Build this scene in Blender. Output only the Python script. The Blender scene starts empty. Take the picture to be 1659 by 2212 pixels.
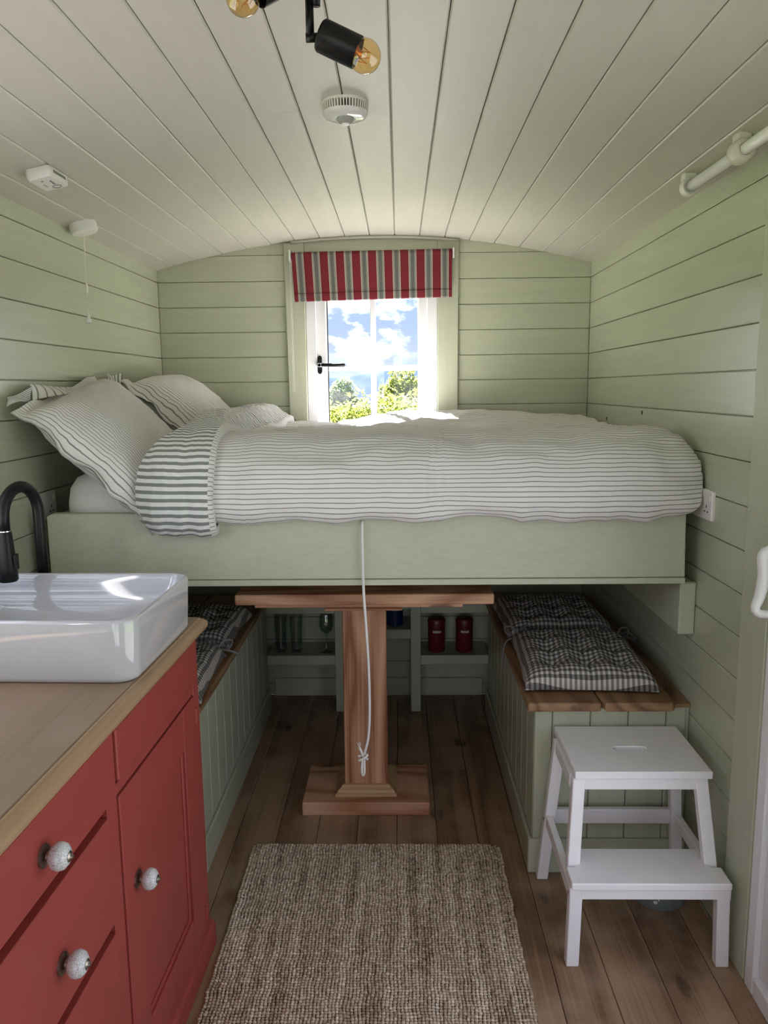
import bpy, bmesh, math, random
from mathutils import Vector, Matrix, noise
random.seed(7)
S = bpy.context.scene
COL = S.collection
PI = math.pi

# ------------------------------------------------------------------ camera, sky, sun, exposure
W_, H_ = 1659, 2212
F_PX, PITCH, YAW, ROLL = 1691.516, 0.157112, -0.0207288, 0.0108620
CAM_Z = 1.54
cy, sy, cp, sp = math.cos(YAW), math.sin(YAW), math.cos(PITCH), math.sin(PITCH)
fw = Vector((sy * cp, cy * cp, -sp)); rt = Vector((cy, -sy, 0)); dn = fw.cross(rt)
rt2 = rt * math.cos(ROLL) + dn * math.sin(ROLL); dn2 = dn * math.cos(ROLL) - rt * math.sin(ROLL)
cam = bpy.data.cameras.new('camera'); cam.sensor_fit = 'VERTICAL'; cam.sensor_height = 36.0
cam.lens = F_PX / H_ * 36.0; cam.clip_start = 0.02; cam.clip_end = 3000
co = bpy.data.objects.new('camera', cam); COL.objects.link(co)
up = -dn2; bk = -fw
co.matrix_world = Matrix(((rt2.x, up.x, bk.x, 0), (rt2.y, up.y, bk.y, 0), (rt2.z, up.z, bk.z, CAM_Z), (0, 0, 0, 1)))
S.camera = co
S.view_settings.view_transform = 'Standard'; S.view_settings.look = 'None'
S.view_settings.gamma = 1.0; S.view_settings.use_curve_mapping = False
S.view_settings.exposure = 1.70
CLOUD_SHIFT = 0.6
SKY_STRENGTH = 0.62
SUN_STRENGTH = 34.0
SUN_DIR = Vector((0.20, -0.69, -0.70)).normalized()
sl = bpy.data.lights.new('sun', 'SUN'); sl.energy = SUN_STRENGTH; sl.angle = math.radians(0.6); sl.color = (1, .98, .955)
so = bpy.data.objects.new('sun', sl); COL.objects.link(so); so.rotation_euler = SUN_DIR.to_track_quat('-Z', 'Y').to_euler()
so.location = (-3, 8, 8)

def make_world():
    w = bpy.data.worlds.new('sky'); S.world = w; w.use_nodes = True
    nt = w.node_tree; N = nt.nodes; L = nt.links; N.clear()
    def nd(t, **k):
        n = N.new(t)
        for a, b in k.items(): setattr(n, a, b)
        return n
    tc = nd('ShaderNodeTexCoord')
    sep = nd('ShaderNodeSeparateXYZ'); L.new(tc.outputs['Generated'], sep.inputs[0])
    def math_(op, a, b=None):
        m = nd('ShaderNodeMath', operation=op)
        for i, v in enumerate((a, b)):
            if v is None: continue
            if isinstance(v, (int, float)): m.inputs[i].default_value = v
            else: L.new(v, m.inputs[i])
        return m.outputs[0]
    zc_ = math_('MAXIMUM', sep.outputs[2], 0.0)
    cb = nd('ShaderNodeMapping'); cb.inputs['Scale'].default_value = (1.0, 1.0, 1.7); cb.inputs['Location'].default_value = (CLOUD_SHIFT, .1, .35); L.new(tc.outputs['Generated'], cb.inputs[0])
    n1 = nd('ShaderNodeTexNoise'); n1.inputs['Scale'].default_value = 13.0; n1.inputs['Detail'].default_value = 9; n1.inputs['Roughness'].default_value = .56
    L.new(cb.outputs[0], n1.inputs['Vector'])
    r1 = nd('ShaderNodeValToRGB'); r1.color_ramp.elements[0].position = .45; r1.color_ramp.elements[1].position = .63
    L.new(n1.outputs['Fac'], r1.inputs[0])
    n2 = nd('ShaderNodeTexNoise'); n2.inputs['Scale'].default_value = 24.0; n2.inputs['Detail'].default_value = 8
    L.new(cb.outputs[0], n2.inputs['Vector'])
    r2 = nd('ShaderNodeValToRGB'); r2.color_ramp.elements[0].position = .34; r2.color_ramp.elements[1].position = .70
    r2.color_ramp.elements[0].color = (.40, .46, .62, 1); r2.color_ramp.elements[1].color = (5.0, 5.0, 5.2, 1)
    L.new(n2.outputs['Fac'], r2.inputs[0])
    rs = nd('ShaderNodeValToRGB')
    e = rs.color_ramp.elements; e[0].position = 0.0; e[0].color = (.42, .48, .60, 1); e[1].position = .5; e[1].color = (.13, .23, .46, 1)
    k = e.new(.12); k.color = (.22, .325, .555, 1)
    L.new(zc_, rs.inputs[0])
    mx = nd('ShaderNodeMixRGB'); L.new(r1.outputs[0], mx.inputs[0]); L.new(rs.outputs[0], mx.inputs[1]); L.new(r2.outputs[0], mx.inputs[2])
    bg = nd('ShaderNodeBackground'); bg.inputs[1].default_value = SKY_STRENGTH; L.new(mx.outputs[0], bg.inputs[0])
    out = nd('ShaderNodeOutputWorld'); L.new(bg.outputs[0], out.inputs[0])
    w.cycles.sampling_method = 'MANUAL'; w.cycles.sample_map_resolution = 512
make_world()
S.cycles.max_bounces = 14; S.cycles.diffuse_bounces = 8; S.cycles.glossy_bounces = 5; S.cycles.transparent_max_bounces = 16
S.cycles.caustics_reflective = False; S.cycles.caustics_refractive = False
S.cycles.use_denoising = True

def portal(loc, rot, sx, sy_):                       # marks a window opening for the sky's light; gives off nothing itself
    l = bpy.data.lights.new('window_daylight', 'AREA'); l.shape = 'RECTANGLE'; l.size = sx; l.size_y = sy_
    l.cycles.is_portal = True
    o = bpy.data.objects.new('window_daylight', l); COL.objects.link(o); o.location = loc; o.rotation_euler = rot
LWIN = (-1.22, 1.055, 1.50)
XL, XR, YB, YF = -1.133, 0.897, 3.79, -1.0
DOOR_Y0, DOOR_Y1, DOOR_Z = 0.15, 1.845, 1.98
WX0, WX1, WZ0, WZ1 = -0.438, 0.183, 1.22, 2.08       # window hole in the back wall
FX0, FX1, FZ1 = -0.90, 0.68, 2.0                     # added unseen glazed doors behind the camera, sized for daylight
portal((XR + .09, (DOOR_Y0 + DOOR_Y1) / 2, DOOR_Z / 2), (0, PI / 2, 0), DOOR_Z, DOOR_Y1 - DOOR_Y0)
portal(((WX0 + WX1) / 2, YB + .14, (WZ0 + WZ1) / 2), (-PI / 2, 0, 0), WX1 - WX0, WZ1 - WZ0)
portal(LWIN, (0, -PI / 2, 0), .94, 1.62)
portal(((FX0 + FX1) / 2, YF - .08, FZ1 / 2), (PI / 2, 0, 0), FX1 - FX0, FZ1)

# ------------------------------------------------------------------ node helpers
def mat_base(name):
    m = bpy.data.materials.new(name); m.use_nodes = True
    nt = m.node_tree; p = nt.nodes['Principled BSDF']
    return m, nt, nt.nodes, nt.links, p
def rgb(c): return (c[0], c[1], c[2], 1)
def noise_tex(N, L, scale, detail=3, vec=None, rough=.5):
    n = N.new('ShaderNodeTexNoise'); n.inputs['Scale'].default_value = scale; n.inputs['Detail'].default_value = detail
    n.inputs['Roughness'].default_value = rough
    if vec is not None: L.new(vec, n.inputs['Vector'])
    return n
def mapping(N, L, scale=(1, 1, 1), src='Object', offset_random=False, loc=(0, 0, 0)):
    tc = N.new('ShaderNodeTexCoord'); mp = N.new('ShaderNodeMapping'); mp.inputs['Scale'].default_value = scale
    mp.inputs['Location'].default_value = loc
    v = tc.outputs[src]
    if offset_random:
        oi = N.new('ShaderNodeObjectInfo'); ad = N.new('ShaderNodeVectorMath'); ad.operation = 'ADD'
        ml = N.new('ShaderNodeMath'); ml.operation = 'MULTIPLY'; ml.inputs[1].default_value = 37.0
        L.new(oi.outputs['Random'], ml.inputs[0]); cb = N.new('ShaderNodeCombineXYZ')
        for i in range(3): L.new(ml.outputs[0], cb.inputs[i])
        L.new(v, ad.inputs[0]); L.new(cb.outputs[0], ad.inputs[1]); v = ad.outputs[0]
    L.new(v, mp.inputs[0])
    return mp.outputs[0]
def ramp(N, L, fac, stops):
    r = N.new('ShaderNodeValToRGB'); e = r.color_ramp.elements
    e[0].position, e[0].color = stops[0][0], rgb(stops[0][1]); e[1].position, e[1].color = stops[-1][0], rgb(stops[-1][1])
    for p_, c in stops[1:-1]:
        k = e.new(p_); k.color = rgb(c)
    L.new(fac, r.inputs[0]); return r.outputs[0]
def bump(N, L, p, h, strength=.2, dist=.002):
    b = N.new('ShaderNodeBump'); b.inputs['Strength'].default_value = strength; b.inputs['Distance'].default_value = dist
    L.new(h, b.inputs['Height']); L.new(b.outputs[0], p.inputs['Normal'])
def mth(N, L, op, a, b=None, c=None):
    m = N.new('ShaderNodeMath'); m.operation = op
    for i, v in enumerate((a, b, c)):
        if v is None: continue
        if isinstance(v, (int, float)): m.inputs[i].default_value = v
        else: L.new(v, m.inputs[i])
    return m.outputs[0]
def mixc(N, L, f, a, b, blend='MIX'):
    m = N.new('ShaderNodeMixRGB'); m.blend_type = blend
    for i, v in enumerate((f, a, b)):
        if isinstance(v, (int, float)): m.inputs[i].default_value = v
        elif isinstance(v, tuple): m.inputs[i].default_value = rgb(v)
        else: L.new(v, m.inputs[i])
    return m.outputs[0]

def paint(name, c, rough=.42, var=.05, grain=(8, 8, 8), b=.12, spec=.5):
    """Brushed paint over timber: faint grain, a little unevenness."""
    m, nt, N, L, p = mat_base(name)
    v = mapping(N, L, grain, offset_random=True)
    n = noise_tex(N, L, 6, 6, v, .6)
    hi = tuple(min(1, x * (1 + var)) for x in c); lo = tuple(x * (1 - var) for x in c)
    vo = N.new('ShaderNodeTexVoronoi'); vo.inputs['Scale'].default_value = 3.1; L.new(mapping(N, L, (1, 1, 1), offset_random=True), vo.inputs['Vector'])
    spk = ramp(N, L, vo.outputs['Distance'], [(.0, (.75, .75, .75)), (.007, (.5, .5, .5)), (.012, (0, 0, 0))])
    L.new(mixc(N, L, spk, ramp(N, L, n.outputs['Fac'], [(.3, lo), (.7, hi)]), tuple(x * .45 for x in c)), p.inputs['Base Color'])
    p.inputs['Roughness'].default_value = rough; p.inputs['Specular IOR Level'].default_value = spec
    n2 = noise_tex(N, L, 60, 4, v, .6)
    h = mth(N, L, 'ADD', n.outputs['Fac'], mth(N, L, 'MULTIPLY', n2.outputs['Fac'], .35))
    bump(N, L, p, h, b, .004)
    return m
def plain(name, c, rough=.5, metal=0, spec=.5, coat=0):
    m, nt, N, L, p = mat_base(name)
    p.inputs['Base Color'].default_value = rgb(c); p.inputs['Roughness'].default_value = rough
    p.inputs['Metallic'].default_value = metal; p.inputs['Specular IOR Level'].default_value = spec
    p.inputs['Coat Weight'].default_value = coat; p.inputs['Coat Roughness'].default_value = .05
    return m
def wood(name, light, dark, axis='Y', rough=.5, ring=9.0, distort=3.0, knots=True, fine=.35, wear=None):
    """Timber with growth-ring figure running along an axis, pores and a few knots."""
    m, nt, N, L, p = mat_base(name)
    s = {'X': (.16, 1, 1), 'Y': (1, .16, 1), 'Z': (1, 1, .16)}[axis]
    v = mapping(N, L, s, offset_random=True)
    w1 = noise_tex(N, L, 3.2, 2, v)
    rings = mth(N, L, 'FRACT', mth(N, L, 'MULTIPLY', w1.outputs['Fac'], ring))
    tri = mth(N, L, 'ABSOLUTE', mth(N, L, 'SUBTRACT', rings, .5))
    s2 = {'X': (1.2, 90, 90), 'Y': (90, 1.2, 90), 'Z': (90, 90, 1.2)}[axis]
    v2 = mapping(N, L, s2, offset_random=True)
    f = noise_tex(N, L, 1.6, 4, v2)
    fac = mth(N, L, 'ADD', mth(N, L, 'MULTIPLY', tri, 1.4), mth(N, L, 'MULTIPLY', mth(N, L, 'SUBTRACT', f.outputs['Fac'], .5), fine * 2))
    mid = tuple((a + b_) / 2 for a, b_ in zip(light, dark))
    c = ramp(N, L, fac, [(.05, dark), (.3, mid), (.6, light)])
    big = noise_tex(N, L, 2.3, 3, v)
    c = mixc(N, L, mth(N, L, 'MULTIPLY', big.outputs['Fac'], .5), c, tuple(x * .6 for x in dark))
    if knots:
        vk = mapping(N, L, {'X': (3, 8, 8), 'Y': (8, 3, 8), 'Z': (8, 8, 3)}[axis], offset_random=True)
        vo = N.new('ShaderNodeTexVoronoi'); vo.inputs['Scale'].default_value = .9; L.new(vk, vo.inputs['Vector'])
        kf = ramp(N, L, vo.outputs['Distance'], [(.0, (1, 1, 1)), (.10, (.75, .75, .75)), (.14, (0, 0, 0))])
        c = mixc(N, L, kf, c, tuple(x * .35 for x in dark))
    if wear:
        nw = noise_tex(N, L, 5, 5, mapping(N, L, (1, 1, 1)), .65)
        c = mixc(N, L, ramp(N, L, nw.outputs['Fac'], [(.45, (0, 0, 0)), (.7, (.6, .6, .6))]), c, wear)
    L.new(c, p.inputs['Base Color'])
    p.inputs['Roughness'].default_value = rough
    bump(N, L, p, fac, .15, .002)
    return m
def striped(name, base, line, period, width, rough=.85, wave=.0016, second=None):
    """Woven cotton striped along its UV v (metres)."""
    m, nt, N, L, p = mat_base(name)
    uv = N.new('ShaderNodeTexCoord').outputs['UV']
    sep = N.new('ShaderNodeSeparateXYZ'); L.new(uv, sep.inputs[0])
    nz = noise_tex(N, L, 7, 2, uv)
    v = mth(N, L, 'ADD', sep.outputs[1], mth(N, L, 'MULTIPLY', mth(N, L, 'SUBTRACT', nz.outputs['Fac'], .5), wave * 2))
    fr = mth(N, L, 'FRACT', mth(N, L, 'DIVIDE', v, period))
    d = mth(N, L, 'ABSOLUTE', mth(N, L, 'SUBTRACT', fr, .5))
    w = width / period / 2
    msk = ramp(N, L, d, [(max(0, w - .02), (1, 1, 1)), (w + .02, (0, 0, 0))])
    fz = noise_tex(N, L, 900, 2, uv)
    lc = mixc(N, L, mth(N, L, 'MULTIPLY', fz.outputs['Fac'], .45), line, base)
    L.new(mixc(N, L, msk, base, lc), p.inputs['Base Color'])
    p.inputs['Roughness'].default_value = rough; p.inputs['Specular IOR Level'].default_value = .2
    p.inputs['Sheen Weight'].default_value = .15
    n2 = noise_tex(N, L, 45, 4, uv)
    bump(N, L, p, n2.outputs['Fac'], .25, .004)
    return m
def gingham(name, period=.02):
    m, nt, N, L, p = mat_base(name)
    uv = N.new('ShaderNodeTexCoord').outputs['UV']
    sep = N.new('ShaderNodeSeparateXYZ'); L.new(uv, sep.inputs[0])
    def band(o):
        fr = mth(N, L, 'FRACT', mth(N, L, 'DIVIDE', o, period))
        return mth(N, L, 'GREATER_THAN', fr, .5)
    s_ = mth(N, L, 'MULTIPLY', mth(N, L, 'ADD', band(sep.outputs[0]), band(sep.outputs[1])), .5)
    L.new(ramp(N, L, s_, [(.0, (.62, .58, .53)), (.5, (.24, .225, .21)), (1.0, (.085, .08, .078))]), p.inputs['Base Color'])
    p.inputs['Roughness'].default_value = .9; p.inputs['Specular IOR Level'].default_value = .15
    n2 = noise_tex(N, L, 300, 3, uv); bump(N, L, p, n2.outputs['Fac'], .2, .002)
    return m
def pane_mat(name, tint=(1, 1, 1), refl=1.0, rough=0.0):
    """Thin clear glass: see-through, with a mirror reflection that grows at grazing angles."""
    m = bpy.data.materials.new(name); m.use_nodes = True; nt = m.node_tree; N = nt.nodes; L = nt.links; N.clear()
    t = N.new('ShaderNodeBsdfTransparent'); t.inputs[0].default_value = rgb(tint)
    g = N.new('ShaderNodeBsdfGlossy'); g.inputs['Roughness'].default_value = rough
    fr = N.new('ShaderNodeLayerWeight'); fr.inputs[0].default_value = .5
    k = mth(N, L, 'MINIMUM', 1.0, mth(N, L, 'MULTIPLY', mth(N, L, 'MULTIPLY_ADD', mth(N, L, 'POWER', fr.outputs['Facing'], 5.0), .95, .045), refl))
    mx = N.new('ShaderNodeMixShader'); L.new(k, mx.inputs[0]); L.new(t.outputs[0], mx.inputs[1]); L.new(g.outputs[0], mx.inputs[2])
    o = N.new('ShaderNodeOutputMaterial'); L.new(mx.outputs[0], o.inputs[0])
    return m

GREEN = (.470, .492, .372)
M = {}
M['green_y'] = paint('sage paint, boards running back', GREEN, .25, .05, (6, .5, 6), .12, .65)
M['green_x'] = paint('sage paint, boards running across', GREEN, .40, .05, (.5, 6, 6))
M['green_z'] = paint('sage paint, upright boards', GREEN, .40, .05, (6, 6, .5))
M['green_rough'] = paint('sage paint, rough sawn', GREEN, .42, .05, (4, 10, 14), .3)
M['cream'] = paint('cream ceiling paint', (.515, .492, .425), .45, .03, (6, .6, 6), .08)
M['red'] = paint('brick red chalk paint', (.33, .056, .047), .45, .05, (2, 2, 2), .06, .4)
M['upvc'] = plain('white upvc', (.80, .80, .83), .25)
M['white_paint'] = paint('white satin paint', (.86, .845, .865), .38, .02, (3, 3, 3), .04)
M['plastic'] = plain('white plastic', (.74, .735, .70), .35)
M['old_plastic'] = plain('cream plastic', (.66, .645, .57), .35)
M['ceramic'] = plain('glazed white ceramic', (.52, .52, .545), .06, 0, .6, .5)
M['black'] = plain('matt black metal', (.006, .006, .007), .36, 0, .28)
M['dark'] = plain('dark recess', (.012, .012, .012), .7)
M['chrome'] = plain('polished chrome', (.75, .75, .77), .12, 1)
M['nickel'] = plain('antique nickel', (.33, .30, .26), .32, 1)
M['larch'] = wood('orange larch, upright', (.78, .44, .265), (.30, .11, .045), 'Z', .5, 13)
M['larch_x'] = wood('orange larch, across', (.76, .45, .285), (.38, .16, .075), 'X', .5, 9)
M['pine'] = wood('pale pine moulding', (.56, .36, .19), (.38, .21, .095), 'X', .5, 6, knots=False)
M['seat'] = wood('brown pine seat board', (.40, .235, .12), (.19, .09, .04), 'Y', .5, 9)
M['worktop'] = wood('washed pine worktop', (.33, .225, .145), (.25, .16, .095), 'Y', .45, 5, knots=False, fine=.6, wear=(.31, .235, .17))
M['worktop_edge'] = wood('pine worktop edge', (.44, .285, .165), (.31, .18, .09), 'Y', .45, 5, fine=.4, knots=False)
M['floor'] = wood('dark oiled floor board', (.43, .275, .165), (.205, .115, .063), 'Y', .48, 6, fine=.55, knots=True, wear=(.44, .32, .22))
M['duvet'] = striped('white cotton with thin grey stripes', (.74, .725, .71), (.115, .11, .105), .0136, .0026, wave=.0035)
M['cuff'] = striped('white cotton with broad green grey stripes', (.74, .735, .715), (.07, .088, .08), .0225, .0104, wave=.003)
M['sheet'] = striped('plain white sheet', (.68, .67, .65), (.66, .65, .63), .05, .01)
M['gingham'] = gingham('grey gingham', .0168)
M['cord'] = plain('white cotton cord', (.74, .72, .70), .9)
M['tie'] = plain('grey cotton tie', (.20, .19, .18), .9)
M['pane'] = pane_mat('window glass')
M['amber'] = pane_mat('amber lamp glass', (.97, .80, .50), 2.2)
M['glass'] = pane_mat('clear drinking glass', (.86, .89, .88), 2.5)
M['copper'] = plain('copper filament support', (.55, .22, .08), .35, .8)
M['tin_red'] = plain('red enamel', (.13, .008, .018), .4)
M['tin_blue'] = plain('blue enamel', (.012, .022, .10), .3)
M['label'] = plain('grey paper label', (.55, .53, .52), .8)
M['bowl'] = plain('grey stoneware', (.17, .20, .19), .4)
M['print'] = plain('dark print', (.10, .10, .09), .6)
M['bark'] = plain('bark', (.10, .07, .045), .9)

# ------------------------------------------------------------------ geometry helpers
def quad_prism(bm, a, b):
    """Solid between two matching polygons a and b (lists of points)."""
    n = len(a); va = [bm.verts.new(p) for p in a]; vb = [bm.verts.new(p) for p in b]
    bm.faces.new(va[::-1]); bm.faces.new(vb)
    for i in range(n): bm.faces.new((va[i], va[(i + 1) % n], vb[(i + 1) % n], vb[i]))
def box(bm, x0, x1, y0, y1, z0, z1):
    quad_prism(bm, [(x0, y0, z0), (x1, y0, z0), (x1, y1, z0), (x0, y1, z0)], [(x0, y0, z1), (x1, y0, z1), (x1, y1, z1), (x0, y1, z1)])
def tube(bm, pts, r, seg=10, cap=True):
    pts = [Vector(p) for p in pts]; n = len(pts); rs = r if isinstance(r, (list, tuple)) else [r] * n
    rings = []; ref = None
    for i, p in enumerate(pts):
        t = (pts[min(i + 1, n - 1)] - pts[max(i - 1, 0)]).normalized()
        if ref is None:
            ref = t.orthogonal().normalized()
        ref = (ref - t * ref.dot(t)).normalized(); b = t.cross(ref)
        rings.append([bm.verts.new(p + (ref * math.cos(2 * PI * k / seg) + b * math.sin(2 * PI * k / seg)) * rs[i]) for k in range(seg)])
    for a, b in zip(rings, rings[1:]):
        for k in range(seg): bm.faces.new((a[k], a[(k + 1) % seg], b[(k + 1) % seg], b[k]))
    if cap: bm.faces.new(rings[0][::-1]); bm.faces.new(rings[-1])
def lathe(bm, prof, c=(0, 0, 0), axis=(0, 0, 1), seg=28, caps=True):
    """prof: (radius, height along axis)."""
    ax = Vector(axis).normalized(); u = ax.orthogonal().normalized(); v = ax.cross(u); c = Vector(c)
    rings = [[bm.verts.new(c + ax * h + (u * math.cos(2 * PI * k / seg) + v * math.sin(2 * PI * k / seg)) * max(r, 1e-5)) for k in range(seg)] for r, h in prof]
    for a, b in zip(rings, rings[1:]):
        for k in range(seg): bm.faces.new((a[k], a[(k + 1) % seg], b[(k + 1) % seg], b[k]))
    if caps: bm.faces.new(rings[0][::-1]); bm.faces.new(rings[-1])
def grid(bm, rows, uvs=None, close=False):
    vs = [[bm.verts.new(p) for p in r] for r in rows]
    lay = bm.loops.layers.uv.verify() if uvs else None
    for i in range(len(rows) - 1):
        for j in range(len(rows[0]) - 1):
            f = bm.faces.new((vs[i][j], vs[i][j + 1], vs[i + 1][j + 1], vs[i + 1][j]))
            if uvs:
                for lp, (a, b) in zip(f.loops, ((i, j), (i, j + 1), (i + 1, j + 1), (i + 1, j))): lp[lay].uv = uvs[a][b]
def spline(pts, n):
    """Catmull-Rom through pts, n samples evenly spaced along its length."""
    P = [Vector(p) for p in pts]; P = [P[0] * 2 - P[1]] + P + [P[-1] * 2 - P[-2]]; out = []
    for i in range(1, len(P) - 2):
        for k in range(24):
            t = k / 24; a, b, c, d = P[i - 1], P[i], P[i + 1], P[i + 2]
            out.append(.5 * ((2 * b) + (c - a) * t + (2 * a - 5 * b + 4 * c - d) * t * t + (3 * b - a - 3 * c + d) * t ** 3))
    out.append(P[-2]); ln = [0]
    for a, b in zip(out, out[1:]): ln.append(ln[-1] + (b - a).length)
    res = []; j = 0
    for k in range(n):
        s = ln[-1] * k / (n - 1)
        while j < len(ln) - 2 and ln[j + 1] < s: j += 1
        t = (s - ln[j]) / max(1e-9, ln[j + 1] - ln[j]); res.append((out[j].lerp(out[j + 1], min(1, t)), s))
    return res
def wloc(o):
    v = Vector((0, 0, 0))
    while o: v = v + o.location; o = o.parent
    return v
def build(name, bm, m, parent=None, bevel=0, smooth=False, local=False, seg=1, recalc=True):
    """Link bm as one mesh object. Coordinates are the room's unless local."""
    if recalc: bmesh.ops.recalc_face_normals(bm, faces=bm.faces)
    me = bpy.data.meshes.new(name); bm.to_mesh(me); bm.free()
    if parent and not local: me.transform(Matrix.Translation(-wloc(parent)))
    me.materials.append(M[m] if isinstance(m, str) else m)
    if smooth:
        for p in me.polygons: p.use_smooth = True
    o = bpy.data.objects.new(name, me); COL.objects.link(o); o.parent = parent
    if bevel:
        b = o.modifiers.new('bevel', 'BEVEL'); b.width = bevel; b.segments = seg; b.limit_method = 'ANGLE'; b.angle_limit = math.radians(50)
        if seg > 1:
            for p in me.polygons: p.use_smooth = True
            o.modifiers.new('normals', 'WEIGHTED_NORMAL')
    elif smooth == 'auto':
        pass
    return o
def bx(name, m, dims, parent=None, bevel=.002, local=False, seg=1):
    bm = bmesh.new(); box(bm, *dims); return build(name, bm, m, parent, bevel, local=local, seg=seg)
def tag(o, label=None, cat=None, group=None, kind=None):
    if label: o['label'] = label
    if cat: o['category'] = cat
    if group: o['group'] = group
    if kind: o['kind'] = kind
    return o
def thing(name, loc, label, cat, group=None, rz=0):
    o = bpy.data.objects.new(name, None); COL.objects.link(o); o.location = loc; o.rotation_euler.z = rz
    o.empty_display_size = .05
    return tag(o, label, cat, group)
def copy_tree(o, parent=None):
    c = o.copy(); COL.objects.link(c)
    if parent: c.parent = parent
    for ch in list(o.children): copy_tree(ch, c)
    return c
def smooth_by_angle(o, deg=35):
    me = o.data
    for p in me.polygons: p.use_smooth = True
    me.set_sharp_from_angle(angle=math.radians(deg))
    return o
def zc(x): return 2.236 - .133 * (x + .10) ** 2

# ------------------------------------------------------------------ room shell
bm = bmesh.new(); box(bm, XL - .1, XR + .1, YF - .1, YB + .1, -.12, -.022)
floor = tag(build('floor', bm, 'dark'), kind='structure')
joints = [.399 + .1395 * k for k in range(-12, 5)]
joints = [XL] + [j for j in joints if XL + .03 < j < XR - .02] + [XR]
cuts = {3: 1.1, 4: 3.1, 6: 2.9, 9: 3.0, 12: .7, 2: 2.1}
for i, (a, b) in enumerate(zip(joints, joints[1:])):
    ys = [YF] + ([cuts[i]] if i in cuts else []) + [YB]
    for y0, y1 in zip(ys, ys[1:]): bx('floorboard', 'floor', (a + .0008, b - .0008, y0 + .0005, y1 - .0005, -.022, 0), floor, .0016)

# ceiling: arched shell with boards below it
bm = bmesh.new(); xs = [XL - .12 + (XR - XL + .24) * k / 24 for k in range(25)]
lo = [(x, zc(x) + .014) for x in xs]; hi = [(x, zc(x) + .06) for x in xs][::-1]
quad_prism(bm, [(x, YF - .1, z) for x, z in lo + hi], [(x, YB + .1, z) for x, z in lo + hi])
ceiling = tag(build('ceiling', bm, 'cream'), kind='structure')
cj = [-.131 + .1155 * k for k in range(-9, 10)]
cj = [XL - .02] + [j for j in cj if XL + .02 < j < XR - .02] + [XR + .02]
for i, (a, b) in enumerate(zip(cj, cj[1:])):
    ys = [YF, YB]
    if abs((a + b) / 2 + .304) < .03: ys = [YF, 2.11, YB]
    for y0, y1 in zip(ys, ys[1:]):
        bm = bmesh.new(); w = .0012; x0, x1 = a + w, b - w; xm = (x0 + x1) / 2
        p = [(x0, zc(x0)), (xm, zc(xm)), (x1, zc(x1)), (x1, zc(x1) + .013), (x0, zc(x0) + .013)]
        quad_prism(bm, [(x, y0 + .0006, z) for x, z in p], [(x, y1 - .0006, z) for x, z in p])
        build('ceiling_board', bm, 'cream', ceiling, .003)

# planked walls: z joints shared by all three walls
ZJ = [2.0405 - .1165 * k for k in range(-2, 18)]
ZJ = [z for z in ZJ if z > .05] + [.0]
G = .0011
LW = (.25, 1.86, 1.04, 1.96)                         # window over the worktop: y0, y1, z0, z1
bm = bmesh.new()
for d in ((YF, LW[0], 0, 2.12), (LW[1], YB + .08, 0, 2.12), (LW[0], LW[1], 0, LW[2]), (LW[0], LW[1], LW[3], 2.12)): box(bm, XL - .08, XL - .013, *d)
wall_left = tag(build('wall_left', bm, 'green_y'), kind='structure')
for z1, z0 in zip(ZJ, ZJ[1:]):
    if z0 > zc(XL): continue
    if z1 > LW[2] + .01 and z0 < LW[3] - .01: spans = ((YF, LW[0]), (LW[1], YB))
    else: spans = ((YF, YB),)
    for a, b in spans: bx('plank', 'green_y', (XL - .013, XL, a, b, z0 + G, min(z1 - G, zc(XL) + .004)), wall_left, .0022)
bm = bmesh.new()
box(bm, XR + .013, XR + .08, DOOR_Y1, YB + .08, 0, 2.125); box(bm, XR + .013, XR + .08, YF, DOOR_Y0, 0, 2.125); box(bm, XR + .013, XR + .08, DOOR_Y0, DOOR_Y1, DOOR_Z, 2.125)
wall_right = tag(build('wall_right', bm, 'green_y'), kind='structure')
for z1, z0 in zip(ZJ, ZJ[1:]):
    if z0 > zc(XR): continue
    y0 = YF if z0 > 2.0 else 1.90
    bx('plank', 'green_y', (XR, XR + .013, y0, YB, z0 + G, min(z1 - G, zc(XR) + .004)), wall_right, .0022)
for y, z in ((2.933, 1.440), (3.424, 1.399), (1.999, 1.431)):
    bm = bmesh.new(); lathe(bm, [(.0075, 0), (.0075, .0012)], (XR, y, z), (-1, 0, 0), 16)
    build('plug_hole', bm, 'dark', wall_right)
bm = bmesh.new()
box(bm, XL - .08, WX0, YB + .013, YB + .09, 0, 2.25); box(bm, WX1, XR + .08, YB + .013, YB + .09, 0, 2.25)
box(bm, WX0, WX1, YB + .013, YB + .09, 0, WZ0); box(bm, WX0, WX1, YB + .013, YB + .09, WZ1, 2.25)
wall_back = tag(build('wall_back', bm, 'green_x'), kind='structure')
def back_plank(x0, x1, z0, z1):
    if z0 > max(zc(x0), zc(x1)): return
    bm = bmesh.new(); n = 10; top = []
    for k in range(n + 1):
        x = x0 + (x1 - x0) * k / n; top.append((x, min(z1, zc(x) + .003)))
    top = [(x, max(z, z0 + .0005)) for x, z in top]
    p = [(x0, z0), (x1, z0)] + top[::-1]
    quad_prism(bm, [(x, YB, z) for x, z in p], [(x, YB + .013, z) for x, z in p])
    build('plank', bm, 'green_x', wall_back, .0022 if z1 < 2.1 else 0)
for z1, z0 in zip(ZJ, ZJ[1:]):
    if z1 < WZ0: back_plank(XL, XR, z0 + G, z1 - G)
    else:
        back_plank(XL, WX0 - .003, z0 + G, z1 - G); back_plank(WX1 + .003, XR, z0 + G, z1 - G)
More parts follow.
